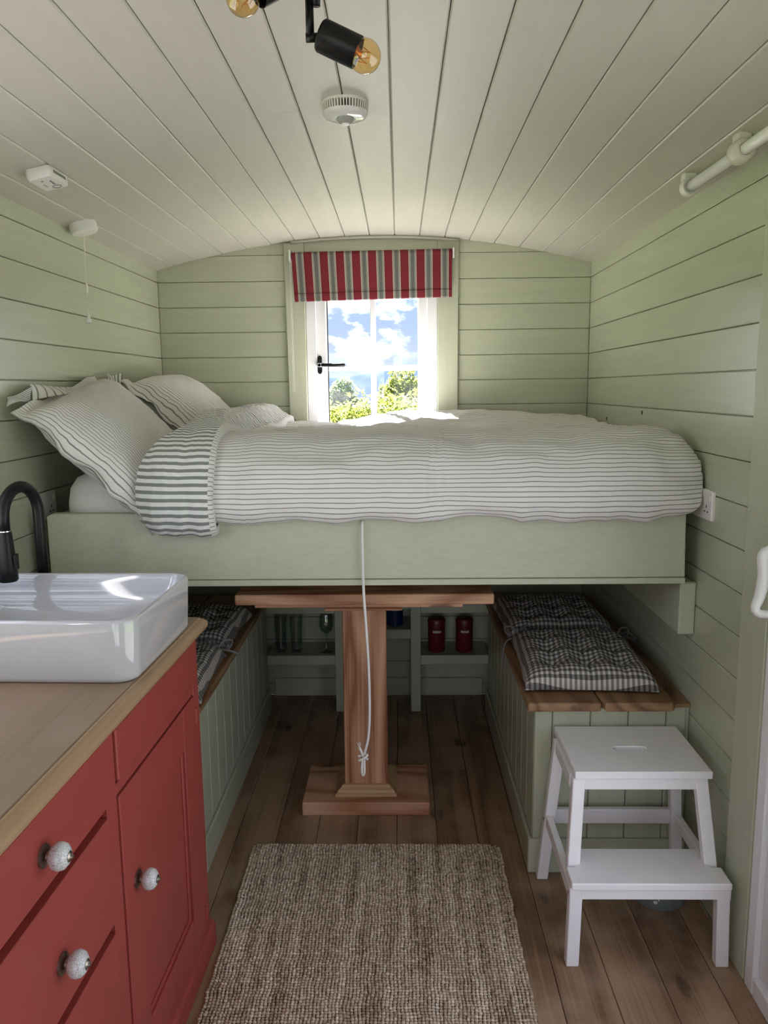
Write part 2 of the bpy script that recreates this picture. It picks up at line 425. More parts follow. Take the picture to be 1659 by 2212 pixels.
# wall behind the camera, with a wide glazed double door added to let in daylight
bm = bmesh.new()
box(bm, XL - .08, FX0, YF - .07, YF, 0, 2.25); box(bm, FX1, XR + .08, YF - .07, YF, 0, 2.25); box(bm, FX0, FX1, YF - .07, YF, FZ1, 2.25)
tag(build('wall_front', bm, 'green_x'), kind='structure')
bm = bmesh.new()
for x in (FX0, (FX0 + FX1) / 2 - .05, FX1 - .08): box(bm, x, x + .08 if x != (FX0 + FX1) / 2 - .05 else x + .10, YF - .06, YF - .01, 0, FZ1)
box(bm, FX0, FX1, YF - .06, YF - .01, 0, .10); box(bm, FX0, FX1, YF - .06, YF - .01, FZ1 - .08, FZ1)
d2 = tag(build('added_door', bm, 'upvc', None, .004), kind='structure')
bx('pane', 'pane', (FX0 + .05, FX1 - .05, YF - .040, YF - .034, .08, FZ1 - .06), d2, 0)

# back wall skirting and its cap
bx('baseboard_back', 'green_x', (-.64, .41, YB - .016, YB, 0, .092), None, .003)['kind'] = 'structure'
# window casing boards
bm = bmesh.new(); quad_prism(bm, [(-.5225, YB - .018, 1.18), (WX0, YB - .018, 1.18), (WX0, YB - .018, zc(WX0) - .01), (-.533, YB - .018, zc(-.533) - .002)],
                             [(-.5225, YB, 1.18), (WX0, YB, 1.18), (WX0, YB, zc(WX0) - .01), (-.533, YB, zc(-.533) - .002)])
tag(build('trim_1', bm, 'green_z', None, .003), kind='structure')
bm = bmesh.new(); quad_prism(bm, [(WX1, YB - .018, 1.18), (.279, YB - .018, 1.18), (.281, YB - .018, zc(.281) - .002), (WX1, YB - .018, zc(WX1) - .01)],
                             [(WX1, YB, 1.18), (.279, YB, 1.18), (.281, YB, zc(.281) - .002), (WX1, YB, zc(WX1) - .01)])
tag(build('trim_2', bm, 'green_z', None, .003), kind='structure')
bm = bmesh.new(); xs = [WX0 + (WX1 - WX0) * k / 12 for k in range(13)]
p = [(WX0, 2.02), (WX1, 2.02)] + [(x, zc(x) - .002) for x in xs[::-1]]
quad_prism(bm, [(x, YB - .012, z) for x, z in p], [(x, YB, z) for x, z in p])
tag(build('trim_3', bm, 'green_x', None, .002), kind='structure')
# slim white bead between ceiling and back wall, in short bent lengths
bm = bmesh.new(); xs = [-.50 + .78 * k / 26 for k in range(27)]
tube(bm, [(x, YB - .022, zc(x) - .006) for x in xs], .0075, 10)
tag(build('trim_4', bm, 'cream', None, 0, True), kind='structure')
# corner of the doorway
bx('trim_5', 'green_z', (XR - .011, XR + .001, 1.850, 1.993, 0, zc(XR) - .004), None, .003)['kind'] = 'structure'
bx('trim_6', 'green_z', (XR - .008, XR + .075, 1.838, 1.8495, 0, DOOR_Z + .02), None, .002)['kind'] = 'structure'

# ------------------------------------------------------------------ window in the back wall
win = tag(bpy.data.objects.new('window_1', None), kind='structure'); COL.objects.link(win); win.location = ((WX0 + WX1) / 2, YB, WZ0)
def frame(name, m, x0, x1, z0, z1, w, y0, y1, parent, bev=.004, wb=None):
    bm = bmesh.new(); wb = wb or w
    for (a, b) in (((x0, x0 + w), (z0, z1)), ((x1 - w, x1), (z0, z1)), ((x0 + w, x1 - w), (z0, z0 + wb)), ((x0 + w, x1 - w), (z1 - w, z1))):
        box(bm, a[0], a[1], y0, y1, b[0], b[1])
    return build(name, bm, m, parent, bev)
frame('window_frame', 'upvc', WX0, WX1, WZ0, WZ1, .050, YB - .012, YB + .07, win)
frame('sash', 'upvc', WX0 + .046, WX1 - .040, WZ0 + .04, WZ1 - .04, .052, YB + .000, YB + .055, win, .006)
sx0, sx1 = WX0 + .098, WX1 - .092
bx('glazing_bar', 'upvc', (-.135, -.108, YB + .016, YB + .046, WZ0 + .09, WZ1 - .09), win, .004)
bx('glazing_bar', 'upvc', (sx0, sx1, YB + .017, YB + .045, 1.622, 1.648), win, .004)
for (a, b) in ((sx0, -.135), (-.108, sx1)):
    for (c, d) in ((WZ0 + .09, 1.622), (1.648, WZ1 - .09)):
        bx('pane', 'pane', (a - .004, b + .004, YB + .029, YB + .033, c - .004, d + .004), win, 0)
bm = bmesh.new()
box(bm, sx0 - .002, sx0 + .004, YB + .012, YB + .03, WZ0 + .09, WZ1 - .09)
build('gasket', bm, 'dark', win)
bm = bmesh.new(); lathe(bm, [(.0105, -.001), (.0105, .006)], (-.376, YB - .004, 1.684), (0, -1, 0), 16); box(bm, -.3865, -.3655, YB - .010, YB + .001, 1.619, 1.684)
lathe(bm, [(.0105, -.001), (.0105, .006)], (-.376, YB - .004, 1.619), (0, -1, 0), 16)
hd = build('window_handle', bm, 'black', win, .002)
bm = bmesh.new(); lathe(bm, [(.009, 0), (.009, .022)], (-.376, YB - .008, 1.650), (0, -1, 0), 16); box(bm, -.385, -.355, YB - .030, YB - .018, 1.640, 1.660)
build('spindle', bm, 'chrome', hd, .002)
bm = bmesh.new(); tube(bm, [(-.366, YB - .026, 1.651), (-.34, YB - .032, 1.650), (-.30, YB - .036, 1.649), (-.262, YB - .036, 1.649), (-.254, YB - .036, 1.649)], [.008, .0078, .0085, .0095, .006], 12)
build('lever', bm, 'black', hd, 0, True)

w2 = tag(bpy.data.objects.new('window_2', None), kind='structure'); COL.objects.link(w2); w2.location = (XL, (LW[0] + LW[1]) / 2, LW[2])
bm = bmesh.new()
for a, b, c, d in ((LW[0], LW[0] + .07, LW[2], LW[3]), (LW[1] - .07, LW[1], LW[2], LW[3]), (LW[0] + .07, LW[1] - .07, LW[2], LW[2] + .07), (LW[0] + .07, LW[1] - .07, LW[3] - .07, LW[3]), (1.04, 1.07, LW[2] + .07, LW[3] - .07)):
    box(bm, XL - .06, XL - .005, a, b, c, d)
build('window_frame', bm, 'upvc', w2, .004)
bx('pane', 'pane', (XL - .040, XL - .035, LW[0] + .06, LW[1] - .06, LW[2] + .06, LW[3] - .06), w2, 0)

# ------------------------------------------------------------------ doorway on the right
door = tag(bpy.data.objects.new('door_1', None), kind='structure'); COL.objects.link(door); door.location = (XR, (DOOR_Y0 + DOOR_Y1) / 2, 0)
bm = bmesh.new()
x0, x1 = XR - .012, XR + .06
box(bm, x0, x1, DOOR_Y1 - .052, DOOR_Y1 - .006, 0, DOOR_Z); box(bm, x0, x1, DOOR_Y0, DOOR_Y0 + .05, 0, DOOR_Z)
box(bm, x0, x1, DOOR_Y0 + .05, DOOR_Y1 - .052, 0, .055); box(bm, x0, x1, DOOR_Y0 + .05, DOOR_Y1 - .052, DOOR_Z - .05, DOOR_Z)
build('door_frame', bm, 'upvc', door, .004)
bm = bmesh.new(); x0, x1 = XR + .000, XR + .055; a, b = DOOR_Y0 + .05, DOOR_Y1 - .054
for (c, d, e, f) in ((a, a + .085, .058, DOOR_Z - .052), (b - .085, b, .058, DOOR_Z - .052), (a + .085, b - .085, .058, .15), (a + .085, b - .085, DOOR_Z - .14, DOOR_Z - .052)):
    box(bm, x0, x1, c, d, e, f)
leaf = build('door_leaf', bm, 'upvc', door, .005)
bm = bmesh.new()
for (c, d, e, f) in ((a + .085, a + .092, .15, DOOR_Z - .14), (b - .092, b - .085, .15, DOOR_Z - .14), (a + .09, b - .09, .15, .157)): box(bm, x0 + .008, x0 + .02, c, d, e, f)
build('gasket', bm, 'dark', leaf)
bx('pane', 'pane', (XR + .026, XR + .031, a + .08, b - .08, .146, DOOR_Z - .136), door, 0)
# white grab handle on the door leaf
bm = bmesh.new()
hp = spline([(.894, 1.765, 1.156), (.862, 1.79, 1.160), (.842, 1.795, 1.148), (.846, 1.795, 1.10), (.840, 1.795, 1.05), (.832, 1.797, 1.020), (.842, 1.79, 1.008), (.870, 1.775, 1.012), (.894, 1.76, 1.014)], 34)
tube(bm, [p for p, s in hp], [.0115 + .0022 * math.sin(i / 33 * PI * 2 - 1) for i in range(34)], 14)
build('door_handle', bm, 'plastic', door, 0, True)

# ------------------------------------------------------------------ roller blind
blind = thing('roller_blind', (-.125, YB - .04, 2.16), 'short roller blind with red, grey and white stripes above the window', 'blind')
BX0, BX1, BY = -.492, .247, YB - .055
def blind_mat():
    m, nt, N, L, p = mat_base('red, grey and cream woven stripe')
    sep = N.new('ShaderNodeSeparateXYZ'); L.new(N.new('ShaderNodeTexCoord').outputs['UV'], sep.inputs[0])
    t = mth(N, L, 'FRACT', mth(N, L, 'DIVIDE', sep.outputs[0], .0743))
    d = mth(N, L, 'ABSOLUTE', mth(N, L, 'SUBTRACT', t, .5))
    dots = mth(N, L, 'GREATER_THAN', mth(N, L, 'FRACT', mth(N, L, 'DIVIDE', sep.outputs[1], .0042)), .45)
    R_, C_, Gy, K = (.19, .022, .034), (.40, .37, .31), (.14, .145, .14), (.05, .045, .045)
    r = N.new('ShaderNodeValToRGB'); r.color_ramp.interpolation = 'CONSTANT'; e = r.color_ramp.elements
    e[0].position = 0; e[0].color = rgb(Gy); e[1].position = .115; e[1].color = rgb(C_)
    for pos, c in ((.15, C_), (.185, C_), (.245, R_)):
        k = e.new(pos); k.color = rgb(c)
    L.new(d, r.inputs[0])
    inb = mth(N, L, 'MULTIPLY', mth(N, L, 'GREATER_THAN', d, .142), mth(N, L, 'LESS_THAN', d, .178))
    c = mixc(N, L, mth(N, L, 'MULTIPLY', inb, dots), r.outputs[0], K)
    nz = noise_tex(N, L, 40, 3)
    c = mixc(N, L, .12, c, nz.outputs['Color'], 'MULTIPLY')
    L.new(c, p.inputs['Base Color']); p.inputs['Roughness'].default_value = .85; p.inputs['Specular IOR Level'].default_value = .2
    return m
M['blind'] = blind_mat()
def tilt(x): return .006 * (x - BX0) / (BX1 - BX0)
bm = bmesh.new(); prof = []
for k in range(7):
    a = PI * .9 - k * PI * .9 / 6; prof.append((BY + .020 - .020 * math.cos(a) * -1 - .02, 2.145 + .020 * math.sin(a)))
prof = [(BY + .018 - .018 * math.cos(t) , 2.146 + .018 * math.sin(t)) for t in (PI * .85, PI * .7, PI * .5, PI * .3, PI * .12, 0)]
prof += [(BY, 2.12), (BY, 2.05), (BY, 1.975), (BY - .0035, 1.972), (BY - .004, 1.962), (BY - .0035, 1.942), (BY - .001, 1.938)]
nx = 24; rows, uvs = [], []
for i in range(nx + 1):
    x = BX0 + (BX1 - BX0) * i / nx; lx = .011 * (1 - i / nx)
    s = 0; row, ur = [], []
    for j, (y, z) in enumerate(prof):
        if j: s += math.hypot(y - prof[j - 1][0], z - prof[j - 1][1])
        row.append((x + lx * (2.16 - z) / .22, y, z + tilt(x) + (.008 * (i / nx) if z < 2.0 else 0))); ur.append((x - BX0, s))
    rows.append(row); uvs.append(ur)
grid(bm, rows, uvs)
o = build('blind_fabric', bm, 'blind', blind, recalc=False); sd = o.modifiers.new('cloth', 'SOLIDIFY'); sd.thickness = .0012
bm = bmesh.new(); lathe(bm, [(.0155, BX0), (.0155, BX1)], (0, BY + .018, 2.148), (1, 0, 0), 20); build('roller_tube', bm, 'plastic', blind, 0)
for xa, xb in ((BX0 - .012, BX0 - .003), (BX1 + .003, BX1 + .012)):
    bm = bmesh.new(); box(bm, xa, xb, BY - .006, YB - .012, 2.122, 2.172); lathe(bm, [(.020, xa), (.020, xb)], (0, BY + .018, 2.147), (1, 0, 0), 20)
    build('bracket', bm, 'chrome' if xa > 0 else 'plastic', blind, .002)
bm = bmesh.new()
for ph, xx in ((0, BX0 - .009), (1, BX0 - .002)):
    n = 150
    for k in range(n):
        z = 2.135 - k * .0042 * (1 if ph == 0 else .985); yy = BY - .004 + .010 * (0 if ph else 1)
        if z < 1.525: continue
        bmesh.ops.create_icosphere(bm, subdivisions=1, radius=.0017, matrix=Matrix.Translation((xx + .006 * (2.135 - z) * .6, yy - .004, z)))
o = build('bead_chain', bm, 'plastic', blind, 0, True); o['kind'] = 'stuff'

# ------------------------------------------------------------------ ceiling fittings
smx, smy = -.128, 2.065
SR, SH = .88, .78
def sl_(prof): return [(r * SR, h * SH) for r, h in prof]
smoke = thing('smoke_alarm', (smx, smy, zc(smx)), 'round cream smoke alarm with ribbed vents on the ceiling', 'smoke alarm')
z = zc(smx)
bm = bmesh.new(); lathe(bm, sl_([(.066, 0), (.066, -.008), (.050, -.0085), (.050, -.030), (.058, -.0305)]), (smx, smy, z), seg=40); build('base', bm, 'old_plastic', smoke)
bm = bmesh.new(); lathe(bm, sl_([(.054, -.009), (.052, -.030)]), (smx, smy, z), seg=30); build('dark_core', bm, 'dark', smoke)
bm = bmesh.new()
for k in range(48):
    a = 2 * PI * k / 48; c_, s_ = math.cos(a), math.sin(a); t = .0016
    def P(r, w, zz): return (smx + c_ * r * SR - s_ * w, smy + s_ * r * SR + c_ * w, z + zz * SH)
    quad_prism(bm, [P(.053, -t, -.008), P(.066, -t, -.008), P(.066, t, -.008), P(.053, t, -.008)], [P(.053, -t, -.031), P(.063, -t, -.031), P(.063, t, -.031), P(.053, t, -.031)])
build('vent_grille', bm, 'old_plastic', smoke)
bm = bmesh.new(); lathe(bm, sl_([(.0635, -.030), (.063, -.034), (.058, -.042), (.050, -.046), (.030, -.0475), (.0275, -.0455)]), (smx, smy, z), seg=40); smooth_by_angle(build('cover', bm, plain('glossy cream plastic', (.62, .61, .57), .12), smoke))
bm = bmesh.new(); lathe(bm, sl_([(.026, -.046), (.019, -.058), (.0105, -.063)]), (smx, smy, z), seg=24); smooth_by_angle(build('lens_cone', bm, plain('glossy grey plastic', (.30, .30, .28), .15), smoke))
bm = bmesh.new(); lathe(bm, sl_([(.0112, -.062), (.0108, -.0655), (.006, -.067)]), (smx, smy, z), seg=20); smooth_by_angle(build('test_button', bm, 'plastic', smoke))

def rrect(x0, x1, y0, y1, r, n=6):
    pts = []
    for cx_, cy_, a0 in ((x1 - r, y1 - r, 0), (x0 + r, y1 - r, PI / 2), (x0 + r, y0 + r, PI), (x1 - r, y0 + r, 1.5 * PI)):
        for k in range(n + 1):
            a = a0 + PI / 2 * k / n; pts.append((cx_ + r * math.cos(a), cy_ + r * math.sin(a)))
    return pts
def loft(bm, rings, cap0=True, cap1=True):
    vs = [[bm.verts.new(p) for p in r] for r in rings]; n = len(rings[0])
    for a, b in zip(vs, vs[1:]):
        for k in range(n): bm.faces.new((a[k], a[(k + 1) % n], b[(k + 1) % n], b[k]))
    if cap0: bm.faces.new(vs[0][::-1])
    if cap1: bm.faces.new(vs[-1])
# carbon monoxide alarm: a box screwed up under the curved ceiling
cx_, cy_ = -.968, 2.258
coa = thing('carbon_monoxide_alarm', (cx_, cy_, zc(cx_) - .001), 'small rounded white rectangular alarm on the ceiling above the left wall', 'alarm')
coa.rotation_euler.y = -.21
def bl(name, bm, m, par, **k): return build(name, bm, m, par, local=True, **k)
bm = bmesh.new(); hw, hl = .036, .060
loft(bm, [[(x, y, zz) for x, y in rrect(-hw - i, hw + i, -hl - i, hl + i, .012 + i)] for zz, i in ((0, -.002), (-.006, -.002), (-.0065, 0), (-.022, 0), (-.029, -.004), (-.0305, -.010))])
smooth_by_angle(bl('body', bm, 'plastic', coa))
bm = bmesh.new(); lathe(bm, [(.0125, 0), (.0125, -.0012), (.0118, -.0012)], (.010, .030, -.0305), seg=24, caps=False); bl('button_ring', bm, 'print', coa)
bm = bmesh.new()
for k in range(3): box(bm, -.014, -.011, -.004 + k * .009, -.001 + k * .009, -.0312, -.030)
bl('indicator_light', bm, 'print', coa)
bm = bmesh.new()
for k in range(9): box(bm, hw - .001, hw + .001, -.040 + k * .009, -.036 + k * .009, -.018, -.010)
bl('sounder_slot', bm, 'print', coa)
def text(name, s, size, m, parent, loc, rot, ext=.0002):
    cu = bpy.data.curves.new(name, 'FONT'); cu.body = s; cu.size = size; cu.extrude = ext; cu.align_x = 'CENTER'; cu.align_y = 'CENTER'
    cu.materials.append(M[m]); t_ = bpy.data.objects.new(name, cu); COL.objects.link(t_); bpy.context.view_layer.update()
    me = bpy.data.meshes.new_from_object(t_.evaluated_get(bpy.context.evaluated_depsgraph_get())); bpy.data.objects.remove(t_)
    o = bpy.data.objects.new(name, me); COL.objects.link(o); o.parent = parent; o.location = loc; o.rotation_euler = rot
    return o
text('logo_lettering', 'FireAngel', .0095, 'print', coa, (.014, -.008, -.0308), (PI, 0, PI / 2))
bm = bmesh.new(); box(bm, -.006, -.002, -.036, -.030, -.0312, -.030); bl('lamp_window', bm, 'print', coa)

# pull cord switch
ps = thing('pull_switch', (-1.083, 2.79, zc(-1.083)), 'round white ceiling pull switch with thin cord by the left wall', 'switch')
bm = bmesh.new(); lathe(bm, [(.046, .004), (.046, -.024), (.043, -.030), (.036, -.0325), (.010, -.033)], (-1.083, 2.79, zc(-1.083)), (-.26, 0, 1), 32); smooth_by_angle(build('housing', bm, 'plastic', ps))
bm = bmesh.new(); tube(bm, [(-1.080, 2.79, zc(-1.083) - .03), (-1.082, 2.79, 1.96), (-1.083, 2.79, 1.80)], .0012, 6); build('pull_cord', bm, 'cord', ps)
bm = bmesh.new(); lathe(bm, [(.002, 1.912), (.0042, 1.906), (.0045, 1.885), (.003, 1.876)], (-1.083, 2.79, 0), seg=12); build('connector', bm, 'plastic', ps, 0, True)
bm = bmesh.new(); lathe(bm, [(.003, 1.806), (.005, 1.800), (.0062, 1.790), (.0105, 1.777), (.0085, 1.775)], (-1.083, 2.79, 0), seg=18); smooth_by_angle(build('cord_weight', bm, 'plastic', ps))

# white hanging pole along the right eave
pole = thing('hanging_pole', (.815, 2.3, 2.085), 'white painted hanging pole in ball sockets under the right eave', 'pole')
bm = bmesh.new(); tube(bm, [(.815, 2.31, 2.085), (.818, 1.45, 2.085)], .0140, 20); build('rod', bm, 'white_paint', pole, 0, True)
bm = bmesh.new(); lathe(bm, [(.012, .038), (.021, .034), (.0255, .022), (.026, .008), (.0235, 0), (.0225, -.002), (.0195, -.002), (.0185, .006)], (.815, 2.305, 2.085), (0, 1, 0), 28)
smooth_by_angle(build('end_socket', bm, 'plastic', pole), 50)
bm = bmesh.new(); box(bm, .795, .837, 2.315, 2.338, 2.085, zc(.815) + .002)
build('end_fixing', bm, 'plastic', pole, .006)
bm = bmesh.new(); lathe(bm, [(.0150, .026), (.0235, .025), (.0275, .018), (.0285, 0), (.0275, -.018), (.0235, -.025), (.0150, -.026)], (.816, 1.985, 2.085), (0, 1, 0), 28, caps=False); box(bm, .800, .834, 1.968, 2.004, 2.092, zc(.815) + .002)
smooth_by_angle(build('centre_bracket', bm, 'old_plastic', pole, .003), 50)

# ceiling spot light
LY = 1.25
spot = thing('ceiling_spotlight', (-.13, LY, zc(-.13)), 'black ceiling spotlight bar with amber globe bulbs', 'ceiling light')
bm = bmesh.new(); box(bm, -.24, -.02, LY - .03, LY + .03, zc(-.13) - .024, zc(-.13) - .001); build('ceiling_plate', bm, 'black', spot, .004)
def spot_head(hinge, base, tip, bulb, r):
    h, b, t, g = (Vector(v) for v in (hinge, base, tip, bulb)); ax = (t - b).normalized(); ln = (t - b).length
    bm = bmesh.new(); lathe(bm, [(r * .9, 0), (r, .003), (r, ln - .001), (r * .97, ln), (r * .93, ln - .001), (r * .93, ln - .030), (.012, ln - .031)], b, ax, 32); sh = smooth_by_angle(build('lamp_shade', bm, 'black', spot))
    bm = bmesh.new(); R = .0243; d = (g - t).length; prof = [(.0125, -.022)]
    a0 = math.asin(.0135 / R)
    for k in range(19):
        a = a0 + (PI - a0) * k / 18; prof.append((R * math.sin(a), d - R * math.cos(a)))
    lathe(bm, prof, t, ax, 32, caps=False); bulb_o = build('bulb', bm, 'amber', sh, 0, True)
    bm = bmesh.new(); u = ax.orthogonal().normalized(); v = ax.cross(u)
    lathe(bm, [(.011, -.026), (.011, -.008), (.006, .001), (.003, .006)], t, ax, 14)
    for k in range(6):
        a = 2 * PI * k / 6; q = u * math.cos(a) + v * math.sin(a)
        tube(bm, [t + ax * .003 + q * .003, t + ax * (d - .006) + q * .010, t + ax * (d + .006) + (u * math.cos(a + .6) + v * math.sin(a + .6)) * .0085], .0006, 5)
    build('filament', bm, 'copper', sh, 0, True)
    bm = bmesh.new(); tube(bm, [h, h + Vector((0, 0, -.055))], .0062, 14); tube(bm, [h + Vector((-.006, 0, -.055)), h + Vector((.012, 0, -.055))], .0066, 14)
    tube(bm, [h + Vector((.012, 0, .04)), h + Vector((.010, 0, -.012))], .0062, 14)
    build('arm', bm, 'black', spot, 0, True)
spot_head((-.1275, LY, 2.107), (-.1125, LY, 2.056), (-.0570, LY, 2.030), (-.0470, LY, 2.0255), .0233)
spot_head((-.118, LY + .005, 2.168), (-.137, LY - .02, 2.138), (-.197, LY - .05, 2.094), (-.2165, LY - .052, 2.0815), .0233)
bm = bmesh.new(); tube(bm, [(-.1275, LY, 2.10), (-.115, LY, 2.165)], .0062, 12); tube(bm, [(-.116, LY, 2.15), (-.116, LY, zc(-.116) - .02)], .007, 12); build('stem', bm, 'black', spot, 0, True)

# sockets
def socket(x, y, z, side, label):
    s = thing('power_socket', (x, y, z), label, 'socket')
    bm = bmesh.new(); hw, hh = .0735, .044
    loft(bm, [[(side * d, a, b) for a, b in rrect(-hw + i, hw - i, -hh + i, hh - i, .006)] for d, i in ((0, 0), (.006, 0), (.0095, .003))])
    smooth_by_angle(bl('faceplate', bm, 'plastic', s))
    for c in (-.036, .036):
        for (a, b, w, h) in ((0, -.004, .002, .004), (-.011, -.019, .0035, .002), (.011, -.019, .0035, .002)):
            bm = bmesh.new(); box(bm, side * .0090, side * .0102, c + a - w, c + a + w, b - h, b + h); bl('pin_hole', bm, 'dark', s)
    for c in (-.055, .055): bx('rocker', 'plastic', (min(side * .0085, side * .0125), max(side * .0085, side * .0125), c - .006, c + .006, .014, .030), s, .001, True)
    return s
socket(XR, 2.297, 1.195, -1, 'white double power socket on the right wall beside the duvet')
socket(XL, 2.44, 1.18, 1, 'white double power socket on the left wall behind the black tap')

# ------------------------------------------------------------------ bed
PZ0, PZ1, PY = .955, 1.165, 2.30
bed = thing('bed_platform', (-.1, 3.0, PZ0), 'sage green raised bed platform with a deep front board spanning the hut', 'bed')
bm = bmesh.new(); quad_prism(bm, [(-1.062, PY, PZ0 + .016), (.851, PY, PZ0 + .016), (.846, PY, PZ1 - .002), (-1.045, PY, PZ1 + .012), (-1.062, PY, PZ1 + .004)],
                             [(-1.062, PY + .036, PZ0 + .016), (.851, PY + .036, PZ0 + .016), (.846, PY + .036, PZ1 - .002), (-1.045, PY + .036, PZ1 + .012), (-1.062, PY + .036, PZ1 + .004)])
build('front_panel', bm, 'green_rough', bed, .003)
bx('base_board', 'green_x', (-1.07, .852, PY - .001, YB - .004, PZ0 - .004, PZ0 + .0145), bed, .002)
bx('side_board', 'green_y', (-1.062, -1.03, PY + .036, YB - .004, PZ0 + .016, PZ1), bed, .002)
bx('side_board', 'green_y', (.815, .846, PY + .036, YB - .004, PZ0 + .016, PZ1), bed, .002)
sj = thing('support_beam', (.872, 3.0, .868), 'thick green timber fixed along the right wall carrying the bed', 'beam')
bx('beam', 'green_rough', (.847, XR - .001, 2.323, YB - .002, .785, PZ0 - .006), sj, .004)
sj = thing('support_beam', (-1.09, 3.0, .868), 'thick green timber fixed along the left wall carrying the bed', 'beam')
bx('beam', 'green_rough', (XL + .001, -1.06, 2.323, YB - .002, .785, PZ0 - .006), sj, .004)

def fbm(x, y, z, o=3, f=1.0):
    s, a = 0, 1
    for k in range(o):
        s += a * noise.noise(Vector((x * f, y * f, z * f + 9.1 * k))); a *= .5; f *= 2.03
    return s
def ridge(x, y, z, f): return (1 - abs(noise.noise(Vector((x * f, y * f, z * f)))) * 2.2)
# mattress
bm = bmesh.new()
ring = rrect(-1.028, .81, 2.34, 3.77, .06, 8)
cx0, cy0 = -.11, 3.05
def ins(p, d): 
    v = Vector((p[0] - cx0, p[1] - cy0)); 
    return (p[0] - math.copysign(d, v.x), p[1] - math.copysign(d, v.y))
loft(bm, [[(*ins(p, d), zz) for p in ring] for zz, d in ((.972, .01), (1.0, 0), (1.20, 0), (1.245, .006), (1.275, .022), (1.29, .05))])
mat_o = smooth_by_angle(build('mattress', bm, 'sheet'), 60)
uvl = mat_o.data.uv_layers.new(name='UVMap')
for lp in mat_o.data.loops:
    c = mat_o.data.vertices[lp.vertex_index].co; uvl.data[lp.index].uv = (c.x + c.z, c.y + c.z)
tag(mat_o, 'white sheeted mattress showing under the front pillow on the bed', 'mattress')

def slab(prof, xs, endfn, dispfn, nt):
    P = spline([(0, y, z) for y, z in prof], nt); rows, uvs = [], []
    tn = []
    for i in range(nt):
        t = (P[min(i + 1, nt - 1)][0] - P[max(i - 1, 0)][0]).normalized(); tn.append(Vector((0, -t.z, t.y)))
    for x in xs:
        row, ur = [], []
        for i, (p, s) in enumerate(P):
            x2, y, z = endfn(x, p.y, p.z)
            d = dispfn(x, p.y, p.z, s); n_ = tn[i]
            row.append((x2 + d * .15, y + n_.y * d, z + n_.z * d)); ur.append((x, s))
        rows.append(row); uvs.append(ur)
    return rows, uvs
def lerp(a, b, t): return a + (b - a) * t
def sstep(a, b, x):
    t = max(0, min(1, (x - a) / (b - a))); return t * t * (3 - 2 * t)
def duvet_end(x, y, z):
    q = max(0, (x - .62) / .27); e = max(.22, (1 - min(1, q) ** 2.4) ** .5)
    zz = z
    top = sstep(1.30, 1.39, z)
    zz += top * (.040 * math.exp(-((x - .26) / .40) ** 2) * sstep(3.0, 3.55, y) - .022 * sstep(.05, -.35, x) * sstep(2.7, 3.6, y) - .014 * math.exp(-((y - 2.72) / .12) ** 2))
    y2 = y; k = max(0, min(1, (x - .70) / .190)); front = sstep(2.9, 2.3, y)
    zt = 1.285 + .150 * max(0, 1 - k ** 2.4) ** .5; zb = 1.235 - .085 * max(0, 1 - k ** 3.5) ** .5
    if k > 0:
        y2 += .03 * k ** 5 * front
        if zz > zt: y2 += (zz - zt) * front; zz = zt + (zz - zt) * .10
        if zz < zb and y < 2.5: y2 += (zb - zz) * .8; zz = zb - (zb - zz) * .10
    return x, y2, zz
def duvet_disp(x, y, z, s):
    d = .017 * fbm(x * 1.3, y, z, 3, 3.1) + .010 * fbm(x * .6, y * 1.7, z * 1.4, 2, 8.0) + .0035 * ridge(x * 1.6, y * 3, z * 2, 4.5) * sstep(2.4, 2.7, y) + .0022 * fbm(x, y, z, 2, 17)
    for sx, a in ((-.465, .003), (.085, .0035), (.10, .003), (.125, .0025)):
        xx = x - sx - .006 * math.sin(s * 9 + sx * 40); d += a * (math.exp(-(xx / .005) ** 2) - .8 * math.exp(-((xx - .011) / .006) ** 2)) * (.6 + .6 * noise.noise(Vector((s * 14, sx * 50, 0))))
    # hanging lower edge: pinched folds
    lowf = sstep(1.24, 1.17, z) * (1 if y < 2.5 else 0)
    d += lowf * .014 * ridge(x * 1.0, 0, s * 1.2, 5.0)
    return d
bm = bmesh.new()
xs = [-.70 + 1.590 * k / 236 for k in range(237)]
dprof = [(2.338, 1.192), (2.305, 1.182), (2.280, 1.162), (2.256, 1.190), (2.250, 1.25), (2.280, 1.33), (2.36, 1.385), (2.48, 1.402), (2.7, 1.398), (3.1, 1.392), (3.5, 1.396), (3.70, 1.398), (3.75, 1.365), (3.765, 1.29)]
rows, uvs = slab(dprof, xs, duvet_end, duvet_disp, 220); grid(bm, rows, uvs)
duvet = build('duvet', bm, 'duvet', None, 0, True, recalc=False)
tag(duvet, 'puffy white duvet with thin grey stripes spread over the raised bed', 'duvet')
def cuff_x0(y): return -.778 - .05 * sstep(2.3, 3.4, y)
def cuff_x1(y): return -.553 + .045 * sstep(2.5, 3.7, y)
def cuff_end(u, y, z):
    q = 1 - u; x = lerp(cuff_x0(y), cuff_x1(y), u)
    zt = 1.455 - .185 * (1 - max(0, 1 - q ** 2.2) ** .5); zb = 1.105 + .095 * (1 - max(0, 1 - q ** 4) ** .5)
    zz, yy = z, y + .05 * q ** 4 * sstep(2.7, 2.3, y)
    if z > zt: zz = zt + (z - zt) * .12; yy += (z - zt) * sstep(2.9, 2.3, y)
    if z < zb and y < 2.5: zz = zb - (zb - z) * .12; yy += (zb - z)
    if y > 2.45 and z > 1.40: zz += (.030 * math.sin(PI * min(1, u * 1.05)) + -.038 * sstep(.72, 1.0, u)) * sstep(2.45, 2.8, y)
    return x, yy, zz
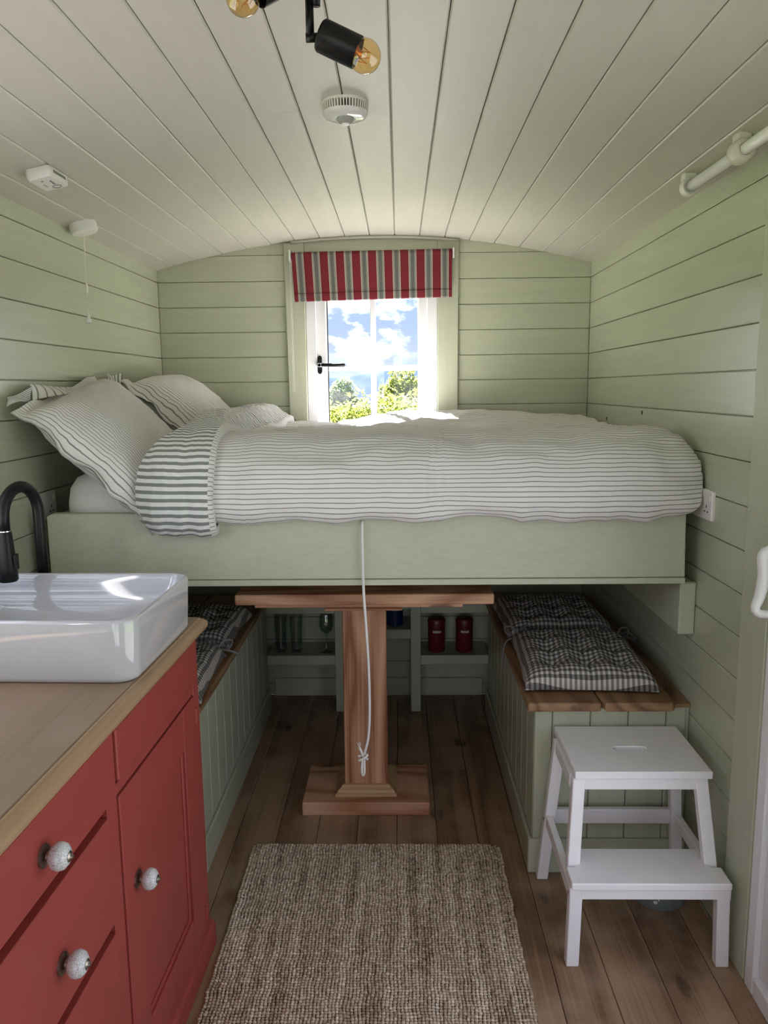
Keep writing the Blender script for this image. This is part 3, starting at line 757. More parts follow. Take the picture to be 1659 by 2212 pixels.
def cuff_disp(u, y, z, s): return .009 * fbm(u * .8, y, z, 3, 4.0) + .0030 * fbm(u, y * 2, z, 2, 15) * sstep(2.4, 2.8, y) + .004 * ridge(u * 1.2, y * 2.2, z, 4) * sstep(2.5, 3.0, y)
cprof = [(2.36, 1.150), (2.32, 1.122), (2.270, 1.112), (2.232, 1.140), (2.218, 1.21), (2.232, 1.29), (2.29, 1.372), (2.40, 1.422), (2.6, 1.438), (3.0, 1.436), (3.4, 1.446), (3.66, 1.452), (3.735, 1.42), (3.76, 1.33)]
us = [(k / 60) for k in range(61)]
rows, uvs = slab(cprof, us, cuff_end, cuff_disp, 200)
bm = bmesh.new(); uvs = [[(a * .25, b) for a, b in r] for r in uvs]; grid(bm, rows, uvs)
cuff = build('turned_back_cuff', bm, 'cuff', duvet, 0, True, recalc=False); cuff['label'] = 'broad striped reverse of the duvet folded back'
# inside of the hem, thin stripes
last = rows[-1]; r1 = []; r2 = []; u1 = []; u2 = []; s = 0
for i, p in enumerate(last):
    q = Vector(p); nn = Vector(last[min(i + 1, len(last) - 1)]) - Vector(last[max(i - 1, 0)]); nn = Vector((0, -nn.z, nn.y)).normalized()
    w = .006 * noise.noise(Vector((q.y * 9, q.z * 9, 3)))
    s = uvs[-1][i][1]
    r1.append(q + Vector((.012 + w, 0, 0)) - nn * .006); r2.append(q + Vector((.010 + w, 0, 0)) - nn * .030); u1.append((.02, s)); u2.append((.05, s))
bm = bmesh.new(); grid(bm, [last, r1, r2], [[(0, b) for a, b in uvs[-1]], u1, u2])
build('cuff_hem', bm, 'duvet', duvet, 0, True, recalc=False)

def pillow_mesh(L_, Wd, T, flange, seed, corner=None):
    """Local frame: a along length, b down the slope, n out of the bed."""
    n = 44; rows_t, uv_t, rows_b = [], [], []
    def ext(k): return -1 + 2 * k / n
    for i in range(n + 1):
        rt_, ut, rb = [], [], []
        for j in range(n + 1):
            a, b = ext(i), ext(j)
            fa = 1 + 2 * flange / L_; fb = 1 + 2 * flange / Wd
            A, B = a * fa, b * fb
            ia = min(1, abs(A)); ib = min(1, abs(B))
            h = T * max(0, (1 - ia ** 3.2) * (1 - ib ** 3.2)) ** .55
            pinch = 1 - .02 * (1 - ib ** 2) * (ia ** 6) ; pb = 1 - .035 * (1 - ia ** 2) * (ib ** 6)
            w = .010 * fbm(A + seed, B, 0, 3, 2.2) + .004 * fbm(A, B + seed, 1, 2, 7)
            edge = max(abs(A), abs(B)); fl = sstep(.95, 1.05, edge)
            w += fl * .010 * math.sin((A if abs(B) > abs(A) else B) * 9 + seed)
            x, y = A * L_ / 2 * pinch, B * Wd / 2 * pb
            rt_.append((x, y, h + w)); rb.append((x, y, -h * .55 + w - .003)); ut.append((y, x * 1.18 + .3))
        rows_t.append(rt_); uv_t.append(ut); rows_b.append(rb)
    bm = bmesh.new(); grid(bm, rows_t, uv_t); grid(bm, [r[::-1] for r in rows_b], [r[::-1] for r in uv_t])
    bmesh.ops.remove_doubles(bm, verts=bm.verts, dist=.0001)
    return bm
def place_pillow(o, top_near, bot_near, top_far, off):
    tn_, bn, tf = Vector(top_near), Vector(bot_near), Vector(top_far)
    b = (bn - tn_).normalized(); a = (tf - tn_); a = (a - b * a.dot(b)).normalized(); n_ = a.cross(b)
    if n_.x < 0: n_ = -n_; a = -a
    c = tn_ + (bn - tn_) / 2 + (tf - tn_) / 2 + n_ * off
    o.matrix_world = mw = Matrix(((a.x, b.x, n_.x, c.x), (a.y, b.y, n_.y, c.y), (a.z, b.z, n_.z, c.z), (0, 0, 0, 1)))
    inv = mw.inverted()
    for v in o.data.vertices:                       # squashed flat where it touches the wall
        w = mw @ v.co
        if w.x < XL + .005: w.x = XL + .005; v.co = inv @ w
p1 = build('pillow', pillow_mesh(.70, .465, .105, .026, 1.3), 'duvet', None, 0, True)
place_pillow(p1, (-1.130, 2.175, 1.532), (-.762, 2.255, 1.155), (-1.098, 2.93, 1.560), .012)
tag(p1, 'plump striped pillow nearest the tap, leaning on the left wall', 'pillow', 'striped pillows')
p2 = build('pillow', pillow_mesh(.66, .45, .120, .022, 5.9), 'duvet', None, 0, True)
place_pillow(p2, (-1.08, 3.025, 1.555), (-.74, 3.045, 1.25), (-1.08, 3.695, 1.555), .03)
tag(p2, 'striped pillow behind the other one, in the corner below the window', 'pillow', 'striped pillows')
# loose ends of the pillowcases
def flap(name, rows, parent, m='cuff', uvscale=1.0, axis=0):
    n = 14; out, uv = [], []
    for i in range(n + 1):
        r, u = [], []
        for j in range(n + 1):
            s_, t_ = i / n, j / n
            p = Vector(rows[0]).lerp(Vector(rows[1]), s_).lerp(Vector(rows[3]).lerp(Vector(rows[2]), s_), t_)
            p += Vector((.010, .004, .008)) * (math.sin(s_ * 5 + t_ * 2)) * .8
            r.append(p); u.append((t_ * .1, s_ * .15) if axis == 0 else (s_ * .1, t_ * .15))
        out.append(r); uv.append(u)
    bm = bmesh.new(); grid(bm, out, uv)
    o = build(name, bm, m, None, 0, True, recalc=False)
    o.parent = parent; o.matrix_parent_inverse = parent.matrix_world.inverted()
    sd = o.modifiers.new('cloth', 'SOLIDIFY'); sd.thickness = .002
    return o
bpy.context.view_layer.update()
flap('pillowcase_corner', [(-1.085, 2.93, 1.548), (-1.055, 3.03, 1.55), (-1.080, 3.07, 1.605), (-1.105, 2.97, 1.60)], p2, axis=0)
flap('pillowcase_edge', [(-1.100, 2.19, 1.500), (-1.078, 2.31, 1.520), (-1.095, 2.33, 1.552), (-1.112, 2.205, 1.518)], p1, axis=1)
flap('pillowcase_edge', [(-1.085, 2.32, 1.515), (-1.070, 2.90, 1.540), (-1.102, 2.90, 1.562), (-1.104, 2.33, 1.556)], p1, 'duvet', axis=0)

# rope hanging from the bed front
rope = thing('pull_rope', (-.11, 2.28, 1.14), 'white cord hanging from the bed front with a knotted end', 'rope')
RY = 2.27
bm = bmesh.new()
rp = spline([(-.1125, 2.296, 1.150), (-.1125, 2.283, 1.10), (-.1115, 2.285, .95), (-.104, RY, .82), (-.0985, RY, .69), (-.098, RY, .56), (-.103, RY, .48), (-.113, RY, .435), (-.119, RY, .42)], 90)
tube(bm, [p for p, s in rp], .0042, 8)
build('cord', bm, 'cord', rope, 0, True)
bm = bmesh.new()
kc = Vector((-.120, RY, .408))
tube(bm, [kc + Vector((.013 * math.cos(a), .007 * math.sin(a) , .010 * math.cos(a) * .5 + (a - 3) * .0022)) for a in [k * .35 for k in range(28)]], .0042, 8)
build('knot', bm, 'cord', rope, 0, True)
bm = bmesh.new(); lp_ = spline([(-.117, RY, .41), (-.1165, RY - .003, .37), (-.1205, RY, .352), (-.1245, RY - .003, .37), (-.122, RY, .41)], 24); tube(bm, [p for p, s in lp_], .0040, 8)
build('loop', bm, 'cord', rope, 0, True)
bm = bmesh.new(); tube(bm, [(-.119, RY, .412), (-.126, RY - .002, .435), (-.131, RY - .003, .447)], .0040, 8)
for k in range(9):
    a = k * .7; tube(bm, [(-.131, RY - .003, .446), (-.132 + .006 * math.cos(a), RY - .003 + .006 * math.sin(a), .458 + .003 * (k % 3))], .0009, 4)
build('frayed_end', bm, 'cord', rope, 0, True)

# ------------------------------------------------------------------ pedestal table
tb = thing('pedestal_table', (-.13, 2.785, 0), 'larch pedestal table with one thick post standing under the bed', 'table')
TY0 = 2.515
bm = bmesh.new(); box(bm, -.553, .309, TY0, 3.05, .829, .866); build('tabletop', bm, 'larch_x', tb, .006, seg=3)
bx('cleat', 'larch_x', (-.490, .207, TY0 + .02, 2.60, .815, .829), tb, .002)
bx('cleat', 'larch_x', (-.255, .005, TY0 + .005, 2.95, .808, .815), tb, .002)
bx('post', 'larch', (-.212, -.054, 2.718, 2.862, .058, .808), tb, .004)
bx('foot', 'larch_x', (-.365, .100, 2.642, 2.935, 0, .052), tb, .004)
def moulding(p0, p1, inn):
    """Sloped moulding from p0 to p1 with mitred ends; inn points to the post."""
    p0, p1, inn = Vector(p0), Vector(p1), Vector(inn); d = (p1 - p0).normalized(); bm = bmesh.new()
    prof = [(0, 0), (0, .010), (.006, .013), (.010, .020), (.020, .027), (.026, .034), (.034, .036), (.034, 0)]
    A = [p0 + inn * o + d * o + Vector((0, 0, h)) for o, h in prof]; B = [p1 + inn * o - d * o + Vector((0, 0, h)) for o, h in prof]
    quad_prism(bm, A, B); build('base_moulding', bm, 'pine', tb)
x0, x1, y0, y1, z = -.246, -.020, 2.684, 2.896, .0525
moulding((x0, y0, z), (x1, y0, z), (0, 1, 0)); moulding((x1, y1, z), (x0, y1, z), (0, -1, 0))
moulding((x1, y0, z), (x1, y1, z), (-1, 0, 0)); moulding((x0, y1, z), (x0, y0, z), (1, 0, 0))

# ------------------------------------------------------------------ benches
def bench(side, label):
    """side=1 right-hand bench, -1 left-hand bench; face is the aisle side."""
    r = side > 0
    face = .413 if r else -.640; wall = XR - .002 if r else XL + .002
    yf = 2.318 if r else 2.30; zt = .552
    b = thing('storage_bench', ((face + wall) / 2, 3.0, 0), label, 'bench', 'painted storage benches')
    lo_, hi_ = min(face, wall), max(face, wall)
    bm = bmesh.new(); a, c = (face + .012, wall) if r else (wall, face - .012)
    box(bm, a, c, yf + .012, 3.575, 0, zt); build('carcass', bm, 'green_z', b)
    ys = [yf, 2.44] + [2.44 + .112 * k for k in range(1, 11)] + [3.575]
    ys = [y for y in ys if y < 3.53] + [3.575]
    for y0, y1 in zip(ys, ys[1:]):
        bx('side_board', 'green_z', ((face, face + .012) if r else (face - .012, face)) + (y0 + .001, y1 - .001, .10, zt), b, .003)
    if r: fx = [face, .470, .588, .705, .822, wall - .012]
    else: fx = [wall, -1.02, -.90, -.78, -.70, face]
    for x0, x1 in zip(fx, fx[1:]): bx('front_board', 'green_z', (x0 + .001, x1 - .001, yf, yf + .012, .10, zt), b, .003)
    bx('plinth_board', 'green_x', ((face - .012, wall) if r else (wall, face + .012)) + (yf - .012, yf, 0, .116), b, .003)
    bx('plinth_board', 'green_y', ((face - .012, face) if r else (face, face + .012)) + (yf + .0005, 3.575, 0, .116), b, .003)
    if r: sp_ = [(.387, .6125), (.6145, .838), (.840, wall)]
    else: sp_ = [(wall, -.90), (-.898, -.618)]
    for k, (x0, x1) in enumerate(sp_):
        bm = bmesh.new(); y0 = yf - (.034 if k < 2 else .0)
        if r and k == 1:
            q = [(x0, y0 + .012), (x0 + .010, y0 + .004), (x0 + .022, y0 + .002), (x1 - .006, y0), (x1, y0 + .02), (x1, 3.575), (x0, 3.575), (x0, y0 + .10), (x0 + .002, y0 + .05)]
            q = [(x0 + .016, y0 + .012), (x0 + .006, y0 + .028), (x0, y0 + .055), (x0, 3.575), (x1, 3.575), (x1, y0 + .012), (x1 - .012, y0), (x0 + .006, y0)][::-1]
            quad_prism(bm, [(x, y, zt) for x, y in q], [(x, y, zt + .030) for x, y in q])
        else: box(bm, x0, x1, y0, 3.575, zt, zt + (.030 if k < 2 else .012))
        build('seat_plank', bm, 'seat', b, .007 if k < 2 else .002, seg=2)
    return b
bench(1, 'sage green storage bench behind the white step stool, topped with brown planks')
bench(-1, 'sage green storage bench on the left behind the red cabinet')

def cushion_mesh(w, l, T, seed):
    n = 48; rt_, ut, rb = [], [], []
    dim = [(a, b) for a in (-.52, 0, .52) for b in (-.5, .0, .5)]
    for i in range(n + 1):
        a_, b_, c_ = [], [], []
        for j in range(n + 1):
            a, b = -1 + 2 * i / n, -1 + 2 * j / n
            h = ((1 - abs(a) ** 5) * (1 - abs(b) ** 5)) ** .5
            dd = 0
            for (p, q) in dim:
                r2 = (a - p) ** 2 + (b - q) ** 2; dd = max(dd, .86 * math.exp(-r2 / .008), .55 * math.exp(-r2 / .045))
            for p in (-.52, 0, .52): dd = max(dd, .30 * math.exp(-((a - p) / .045) ** 2) * h * (1 - abs(b) ** 6))
            for q in (-.5, 0, .5): dd = max(dd, .30 * math.exp(-((b - q) / .045) ** 2) * h * (1 - abs(a) ** 6))
            wob = .05 * noise.noise(Vector((a * 2 + seed, b * 2, seed)))
            x = a * w / 2 * (1 - .05 * (1 - b * b) * abs(a) ** 3) + .004 * noise.noise(Vector((b * 3, seed, 1)))
            y = b * l / 2 * (1 - .05 * (1 - a * a) * abs(b) ** 3)
            a_.append((x, y, .010 + T * h * (1 - dd) * (1 + wob))); b_.append((x * 1.04 + .5, y * 1.04 + .5)); c_.append((x, y, .010 - .010 * h))
        rt_.append(a_); ut.append(b_); rb.append(c_)
    bm = bmesh.new(); grid(bm, rt_, ut); grid(bm, [r[::-1] for r in rb], [r[::-1] for r in ut])
    bmesh.ops.remove_doubles(bm, verts=bm.verts, dist=.0001)
    return bm
SZ = .5825
def cushion(x, y, rz, seed, w, l, label, ties):
    c = thing('seat_cushion', (x, y, SZ), label, 'cushion', 'gingham seat cushions on the benches', rz)
    build('pad', cushion_mesh(w, l, .080, seed), 'gingham', c, 0, True, local=True)
    for pts in ties:
        bm = bmesh.new(); tube(bm, [p for p, s in spline(pts, 30)], .0042, 7); build('tie', bm, 'tie', c, 0, True, local=True)
    return c
def bow(sx, sy):
    x, y = sx, sy; sg = 1 if sx > 0 else -1
    return [[(x * .94, y, .02), (x + .01 * sg, y + .02, .055), (x + .04 * sg, y + .035, .05), (x + .03 * sg, y + .01, .03), (x * .95, y + .005, .03)],
            [(x * .95, y, .03), (x * .80, y + .03, .060), (x * .70, y + .035, .050), (x * .78, y + .012, .045), (x * .95, y + .004, .035)],
            [(x * .95, y, .028), (x + .03 * sg, y - .01, .03), (x + .065 * sg, y + .01, .010)]]
R1 = bow(-.19, .245)[:2] + [[(-.18, .235, .03), (-.215, .245, .015), (-.232, .225, .004), (-.242, .20, -.03), (-.244, .19, -.075)]]
cushion(.612, 2.60, -.05, 1.0, .425, .50, 'tufted grey gingham cushion at the near end of the bench by the step stool', R1 + bow(.19, .245) + [[(.19, .25, .03), (.23, .28, .035), (.262, .27, .012)]])
cushion(.610, 3.115, .02, 4.2, .42, .46, 'tufted grey gingham cushion far back on the right bench in shadow', [])
cushion(-.822, 2.475, .04, 7.7, .40, .45, 'grey gingham cushion nearest the red cabinet on the left bench', bow(.175, .225))
cushion(-.838, 2.985, -.02, 9.4, .41, .46, 'grey gingham cushion far back on the left bench beside the table', [[(.17, -.235, .04), (.19, -.25, .04), (.215, -.245, .02), (.235, -.26, .008)]])

# ------------------------------------------------------------------ shelf unit below the window
SY = 3.575
su = thing('shelf_unit', (-.11, 3.68, 0), 'low sage green shelf unit against the back wall behind the table', 'shelf')
for x0, x1 in ((-.314, -.268), (.046, .093)): bx('post', 'green_z', (x0, x1, SY, SY + .045, 0, .555), su, .002)
for x0, x1 in ((-.314, -.268), (.046, .093)): bx('post', 'green_z', (x0, x1, SY + .16, YB - .018, 0, .555), su, .002)
for x0, x1, z0, z1 in ((-.640, -.315, .235, .281), (.094, .415, .235, .281), (-.267, .045, .362, .408), (-.640, -.315, .488, .530), (.094, .415, .488, .530), (-.267, .045, .506, .53)):
    bx('rail', 'green_x', (x0, x1, SY + .002, SY + .022, z0, z1), su, .002)
for x0, x1, z in ((-.639, -.29, .262), (.07, .414, .262), (-.29, .07, .390)):
    bx('shelf_board', 'green_x', (x0, x1, SY + .0225, YB - .001, z, z + .018), su, .001)
bx('shelf_top', 'green_x', (-.640, .415, SY, YB - .001, .5305, .5485), su, .002)
for x in (-.297, .075):
    bx('divider', 'green_z', (x - .006, x + .006, SY + .046, YB - .02, .281, .529), su, .001)

def tumbler(x, y, label):
    g = thing('drinking_glass', (x, y, .280), label, 'glass', 'tall glasses on the shelf')
    bm = bmesh.new(); lathe(bm, [(.024, .0), (.026, .004), (.0265, .012), (.032, .182), (.030, .182), (.0245, .020), (.004, .016)], (0, 0, 0), seg=26); smooth_by_angle(build('tumbler', bm, 'glass', g, local=True))
    return g
tumbler(-.582, 3.655, 'tall clear glass at the outer end of the shelf left of the table post')
tumbler(-.507, 3.650, 'tall clear glass between the outer glass and the stemmed wine glass')
wg = thing('wine_glass', (-.362, 3.645, .280), 'stemmed wine glass on the shelf beside the table post', 'glass')
bm = bmesh.new(); lathe(bm, [(.034, 0), (.034, .002), (.010, .007), (.0045, .014), (.004, .080), (.010, .090), (.028, .108), (.034, .130), (.033, .155), (.027, .188), (.0258, .188), (.0315, .155), (.0325, .130), (.026, .110), (.003, .093)], (0, 0, 0), seg=28)
smooth_by_angle(build('goblet', bm, 'glass', wg, local=True), 60)
mg = thing('enamel_mug', (-.030, 3.665, .408), 'blue enamel mug with white rim on the middle shelf', 'mug')
bm = bmesh.new(); lathe(bm, [(.038, 0), (.041, .004), (.041, .080), (.0385, .080), (.0385, .006)], (0, 0, 0), seg=28); smooth_by_angle(build('mug_body', bm, 'tin_blue', mg, local=True))
bm = bmesh.new(); lathe(bm, [(.0385, .077), (.042, .079), (.042, .083), (.0385, .083)], (0, 0, 0), seg=28, caps=False); build('rim', bm, 'plastic', mg, 0, True, local=True)
bm = bmesh.new(); tube(bm, [p for p, s in spline([(-.040, 0, .066), (-.062, 0, .062), (-.066, 0, .042), (-.058, 0, .022), (-.040, 0, .018)], 18)], .004, 8); build('mug_handle', bm, 'tin_blue', mg, 0, True, local=True)
for x, lab in ((.172, 'red storage tin nearest the table post on the shelf'), (.306, 'red storage tin nearest the bench cushions on the shelf')):
    t = thing('storage_tin', (x, 3.655, .280), lab, 'tin', 'red tins on the shelf')
    bm = bmesh.new(); lathe(bm, [(.039, 0), (.041, .003), (.041, .138), (.039, .140)], (0, 0, 0), seg=32); smooth_by_angle(build('tin_body', bm, 'tin_red', t, local=True))
    bm = bmesh.new(); lathe(bm, [(.0425, .138), (.0425, .156), (.039, .161), (.010, .162)], (0, 0, 0), seg=32); smooth_by_angle(build('lid', bm, 'tin_red', t, local=True))
    bm = bmesh.new(); a = [(-.020 + .004 * k) for k in range(11)]
    quad_prism(bm, [(v, -math.sqrt(.0412 ** 2 - v * v) - .0006, .098) for v in a] + [(v, -math.sqrt(.0412 ** 2 - v * v) + .001, .098) for v in a[::-1]],
               [(v, -math.sqrt(.0412 ** 2 - v * v) - .0006, .109) for v in a] + [(v, -math.sqrt(.0412 ** 2 - v * v) + .001, .109) for v in a[::-1]])
    lb = build('label', bm, 'label', t, local=True); lb['label'] = 'small pale paper label'

# ------------------------------------------------------------------ red cabinet (local frame: y along its length, x out of its front, corner at the far front)
CT = -.030
cab = thing('kitchen_cabinet', (-.540, 1.973, 0), 'red painted kitchen cabinet with pale knobs under the wooden worktop', 'cabinet', rz=CT)
CB = -.582                                          # back of the cabinet, local x
def cbx(name, dims, par=cab, bev=.002, m='red', seg=1): return bx(name, m, dims, par, bev, True, seg)
bm = bmesh.new()
box(bm, CB, -.022, -1.75, 0, .0, .914)              # carcass body, face frame in front of it
build('carcass', bm, 'red', cab, local=True, bevel=.002)
for y0, y1, z0, z1 in ((-.045, 0, .0, .914), (-.608, -.562, 0, .914), (-1.75, -1.105, 0, .914), (-.562, -.045, .0, .058), (-.562, -.045, .760, .783), (-1.105, -.608, 0, .085), (-1.105, -.562, .897, .914)):
    bm = bmesh.new(); box(bm, -.022, 0, y0, y1, z0, z1); build('face_frame', bm, 'red', cab, local=True, bevel=.0015)
# plinth with a stepped top edge
bm = bmesh.new(); P_ = [(-.02, .0), (.013, .0), (.013, .058), (.009, .063), (.006, .070), (.0, .073), (-.02, .073)]
quad_prism(bm, [(x, -1.75, z) for x, z in P_], [(x, .013, z) for x, z in P_]); build('plinth', bm, 'red', cab, local=True, bevel=.0015)
bm = bmesh.new(); quad_prism(bm, [(CB, 0, 0), (-.02, 0, 0), (-.02, .013, 0), (CB, .013, 0)], [(CB, 0, .072), (-.02, 0, .072), (-.02, .013, .072), (CB, .013, .072)]); build('plinth', bm, 'red', cab, local=True, bevel=.0015)
def knob(y, z, par, x=.004):
    k = bpy.data.objects.new('knob', None); COL.objects.link(k); k.parent = par; k.location = (x, y, z)
    bm = bmesh.new(); lathe(bm, [(.0185, 0), (.0185, .003), (.014, .005), (.008, .007), (.0075, .016)], (0, 0, 0), (1, 0, 0), 26); smooth_by_angle(build('backplate', bm, 'nickel', k, local=True))
    bm = bmesh.new(); lathe(bm, [(.009, .011), (.016, .014), (.0215, .021), (.0225, .028), (.0195, .036), (.012, .0415), (.004, .043)], (0, 0, 0), (1, 0, 0), 28); smooth_by_angle(build('ceramic_ball', bm, 'crackle', k, local=True), 70)
    bm = bmesh.new(); lathe(bm, [(.0085, .040), (.0088, .043), (.005, .045), (.0035, .048), (.001, .0485)], (0, 0, 0), (1, 0, 0), 18); smooth_by_angle(build('cap', bm, 'nickel', k, local=True))
    return k
def crackle_mat():
    m, nt, N, L, p = mat_base('crackle glaze')
    vo = N.new('ShaderNodeTexVoronoi'); vo.feature = 'DISTANCE_TO_EDGE'; vo.inputs['Scale'].default_value = 210
    L.new(N.new('ShaderNodeTexCoord').outputs['Object'], vo.inputs['Vector'])
    L.new(ramp(N, L, vo.outputs['Distance'], [(.0, (.38, .38, .40)), (.10, (.66, .66, .68))]), p.inputs['Base Color'])
    p.inputs['Roughness'].default_value = .12
    return m
M['crackle'] = crackle_mat()
# drawers (left column), each hung a finger's width clear of the next
for z0, z1, kz in ((.763, .895, .822), (.524, .742, .610), (.10, .502, None)):
    d = cbx('drawer_front', (-.020, .003, -1.103, -.612, z0, z1), cab, .0018)
    if kz:
        kk = knob(-.857 if z0 > .7 else -.827, kz, None, .003); kk.parent = d
# blank drawer front above the door, proud of the frame
cbx('blank_drawer_front', (-.020, .005, -.557, -.052, .787, .896), cab, .003)
# door: frame, sunk panel and bead
door_c = bpy.data.objects.new('cabinet_door', None); COL.objects.link(door_c); door_c.parent = cab
dy0, dy1, dz0, dz1 = -.558, -.049, .061, .756; py0, py1, pz0, pz1 = -.466, -.148, .186, .652
bm = bmesh.new()
for a, b, c, d in ((dy0, py0, dz0, dz1), (py1, dy1, dz0, dz1), (py0, py1, dz0, pz0), (py0, py1, pz1, dz1)): box(bm, -.019, .004, a, b, c, d)
bmesh.ops.remove_doubles(bm, verts=bm.verts, dist=.0001)
build('door_stile_frame', bm, 'red', door_c, local=True, bevel=.002)
bx('door_panel', 'red', (-.018, -.006, py0 - .004, py1 + .004, pz0 - .004, pz1 + .004), door_c, .001, True)
bm = bmesh.new()
for a, b, c, d in ((py0, py0 + .012, pz0, pz1), (py1 - .012, py1, pz0, pz1), (py0 + .012, py1 - .012, pz0, pz0 + .012), (py0 + .012, py1 - .012, pz1 - .012, pz1)): box(bm, -.008, -.001, a, b, c, d)
build('panel_bead', bm, 'red', door_c, local=True, bevel=.003)
for z in (.70, .13):
    bm = bmesh.new(); lathe(bm, [(.004, z - .02), (.004, z + .02)], (.004, dy1 + .003, 0), seg=10); build('hinge', bm, 'red', door_c, local=True)
kk = knob(-.496, .539, None, .004); kk.parent = door_c
# worktop
wt = thing('worktop', (-.540, 1.973, .914), 'pale washed wooden worktop with moulded edge on the red cabinet', 'worktop', rz=CT)
T0 = .031
bm = bmesh.new(); box(bm, CB, .000, -1.76, .027, 0.0005, T0); build('top_board', bm, 'worktop', wt, .002, local=True)
bm = bmesh.new(); ed = [(.0005, .0005), (.020, .0005), (.024, .004), (.027, .010), (.027, .016), (.0235, .0225), (.016, .0265), (.0075, .0275), (.0055, .0300), (.0005, .0305)]
quad_prism(bm, [(x, -1.76, z) for x, z in ed], [(x, .027, z) for x, z in ed]); smooth_by_angle(build('edge_moulding', bm, 'worktop_edge', wt, .0015, local=True), 40)

# vessel sink
sink = thing('vessel_sink', (-.820, 1.735, .9455), 'glossy white rectangular ceramic sink standing on the worktop', 'sink', rz=CT)
bm = bmesh.new(); hx, hy = .284, .213
def rr(i, r, z): return [(x, y, z) for x, y in rrect(-hx + i, hx - i, -hy + i, hy - i, r, 10)]
loft(bm, [rr(.012, .040, 0), rr(.008, .044, .003), rr(.005, .046, .012), rr(.0, .050, .128), rr(.0012, .0495, .1318), rr(.0045, .047, .1345), rr(.009, .043, .1340), rr(.012, .041, .1305), rr(.017, .041, .112), rr(.026, .043, .082), rr(.040, .047, .055), rr(.060, .052, .036), rr(.085, .056, .025), rr(.12, .060, .019), rr(.15, .05, .0165)])
smooth_by_angle(build('basin', bm, 'ceramic', sink, local=True), 60)
bm = bmesh.new(); lathe(bm, [(.030, .016), (.030, .019), (.024, .020), (.022, .017)], (0, 0, 0), seg=28); smooth_by_angle(build('drain', bm, 'chrome', sink, local=True))

# tap
tap = thing('kitchen_tap', (-.930, 1.972, .9455), 'matt black gooseneck tap with pull-down spray beside the white sink', 'tap')
bm = bmesh.new(); lathe(bm, [(.024, 0), (.024, .006), (.018, .012), (.0165, .10)], (0, 0, 0), seg=24); smooth_by_angle(build('tap_base', bm, 'black', tap, local=True))
bm = bmesh.new(); pth = [(-.930, 1.972, 1.00), (-.930, 1.972, 1.15), (-.930, 1.972, 1.235)]
c0 = Vector((-.9455, 1.912, 1.235)); ax = (Vector((-.930, 1.972, 1.235)) - c0)
for k in range(1, 17):
    a = PI * k / 17; pth.append(c0 + ax * math.cos(a) + Vector((0, 0, .072 * math.sin(a))))
pth += [(-.961, 1.852, 1.235), (-.961, 1.852, 1.195)]
tube(bm, pth, .0145, 18); build('spout', bm, 'black', tap, 0, True)
bm = bmesh.new(); lathe(bm, [(.0155, 1.205), (.017, 1.200), (.0195, 1.16), (.0235, 1.115), (.0235, 1.086), (.021, 1.082)], (-.961, 1.852, 0), seg=24); sh = smooth_by_angle(build('spray_head', bm, 'black', tap))
bm = bmesh.new(); lathe(bm, [(.0160, 1.2055), (.0160, 1.208)], (-.961, 1.852, 0), seg=24); build('collar', bm, 'chrome', sh)
bx('spray_button', 'black', (-.941, -.935, 1.842, 1.862, 1.11, 1.15), sh, .002)
bm = bmesh.new(); tube(bm, [(-.945, 1.972, 1.02), (-.985, 1.972, 1.03), (-1.02, 1.972, 1.05)], [.009, .007, .006], 12); build('tap_lever', bm, 'black', tap, 0, True)

# ------------------------------------------------------------------ rug
rug = thing('jute_rug', (-.09, 1.82, 0), 'chunky woven natural jute rug on the floor in front of the table', 'rug')
RX0, RX1, RY0, RY1 = -.507, .333, 1.05, 2.446
def jute():
    m, nt, N, L, p = mat_base('jute yarn')
    at = N.new('ShaderNodeAttribute'); at.attribute_name = 'tone'
    n = noise_tex(N, L, 700, 3, mapping(N, L, (1, .4, 1))); f = mth(N, L, 'ADD', mth(N, L, 'MULTIPLY', at.outputs['Fac'], .75), mth(N, L, 'MULTIPLY', n.outputs['Fac'], .35))
    L.new(ramp(N, L, f, [(.10, (.19, .125, .075)), (.5, (.55, .43, .31)), (.9, (.88, .76, .62))]), p.inputs['Base Color'])
    p.inputs['Roughness'].default_value = .92; p.inputs['Specular IOR Level'].default_value = .15
    bump(N, L, p, n.outputs['Fac'], .6, .003); return m
M['jute'] = jute()
bm = bmesh.new()
loft(bm, [[(x, y, z) for x, y in rrect(RX0 + .005, RX1 - .005, RY0, RY1 - .004, .045, 6)] for z in (.0005, .0055)]); build('backing', bm, plain('jute backing', (.085, .055, .03), .95), rug)
px_, py_ = .0096, .0094; verts, faces, tones = [], [], []
nxr, nyr = int((RX1 - RX0) / px_), int((RY1 - RY0) / py_)
sph = [(0, 0, 1)]
for r_, h_ in ((.72, .72), (1.0, .10), (.78, -.55)):
    for k in range(6): sph.append((r_ * math.cos(k * PI / 3), r_ * math.sin(k * PI / 3), h_))
sf = [(0, 1 + k, 1 + (k + 1) % 6) for k in range(6)] + [(1 + 6 * l + k, 7 + 6 * l + k, 7 + 6 * l + (k + 1) % 6, 1 + 6 * l + (k + 1) % 6) for l in range(2) for k in range(6)]
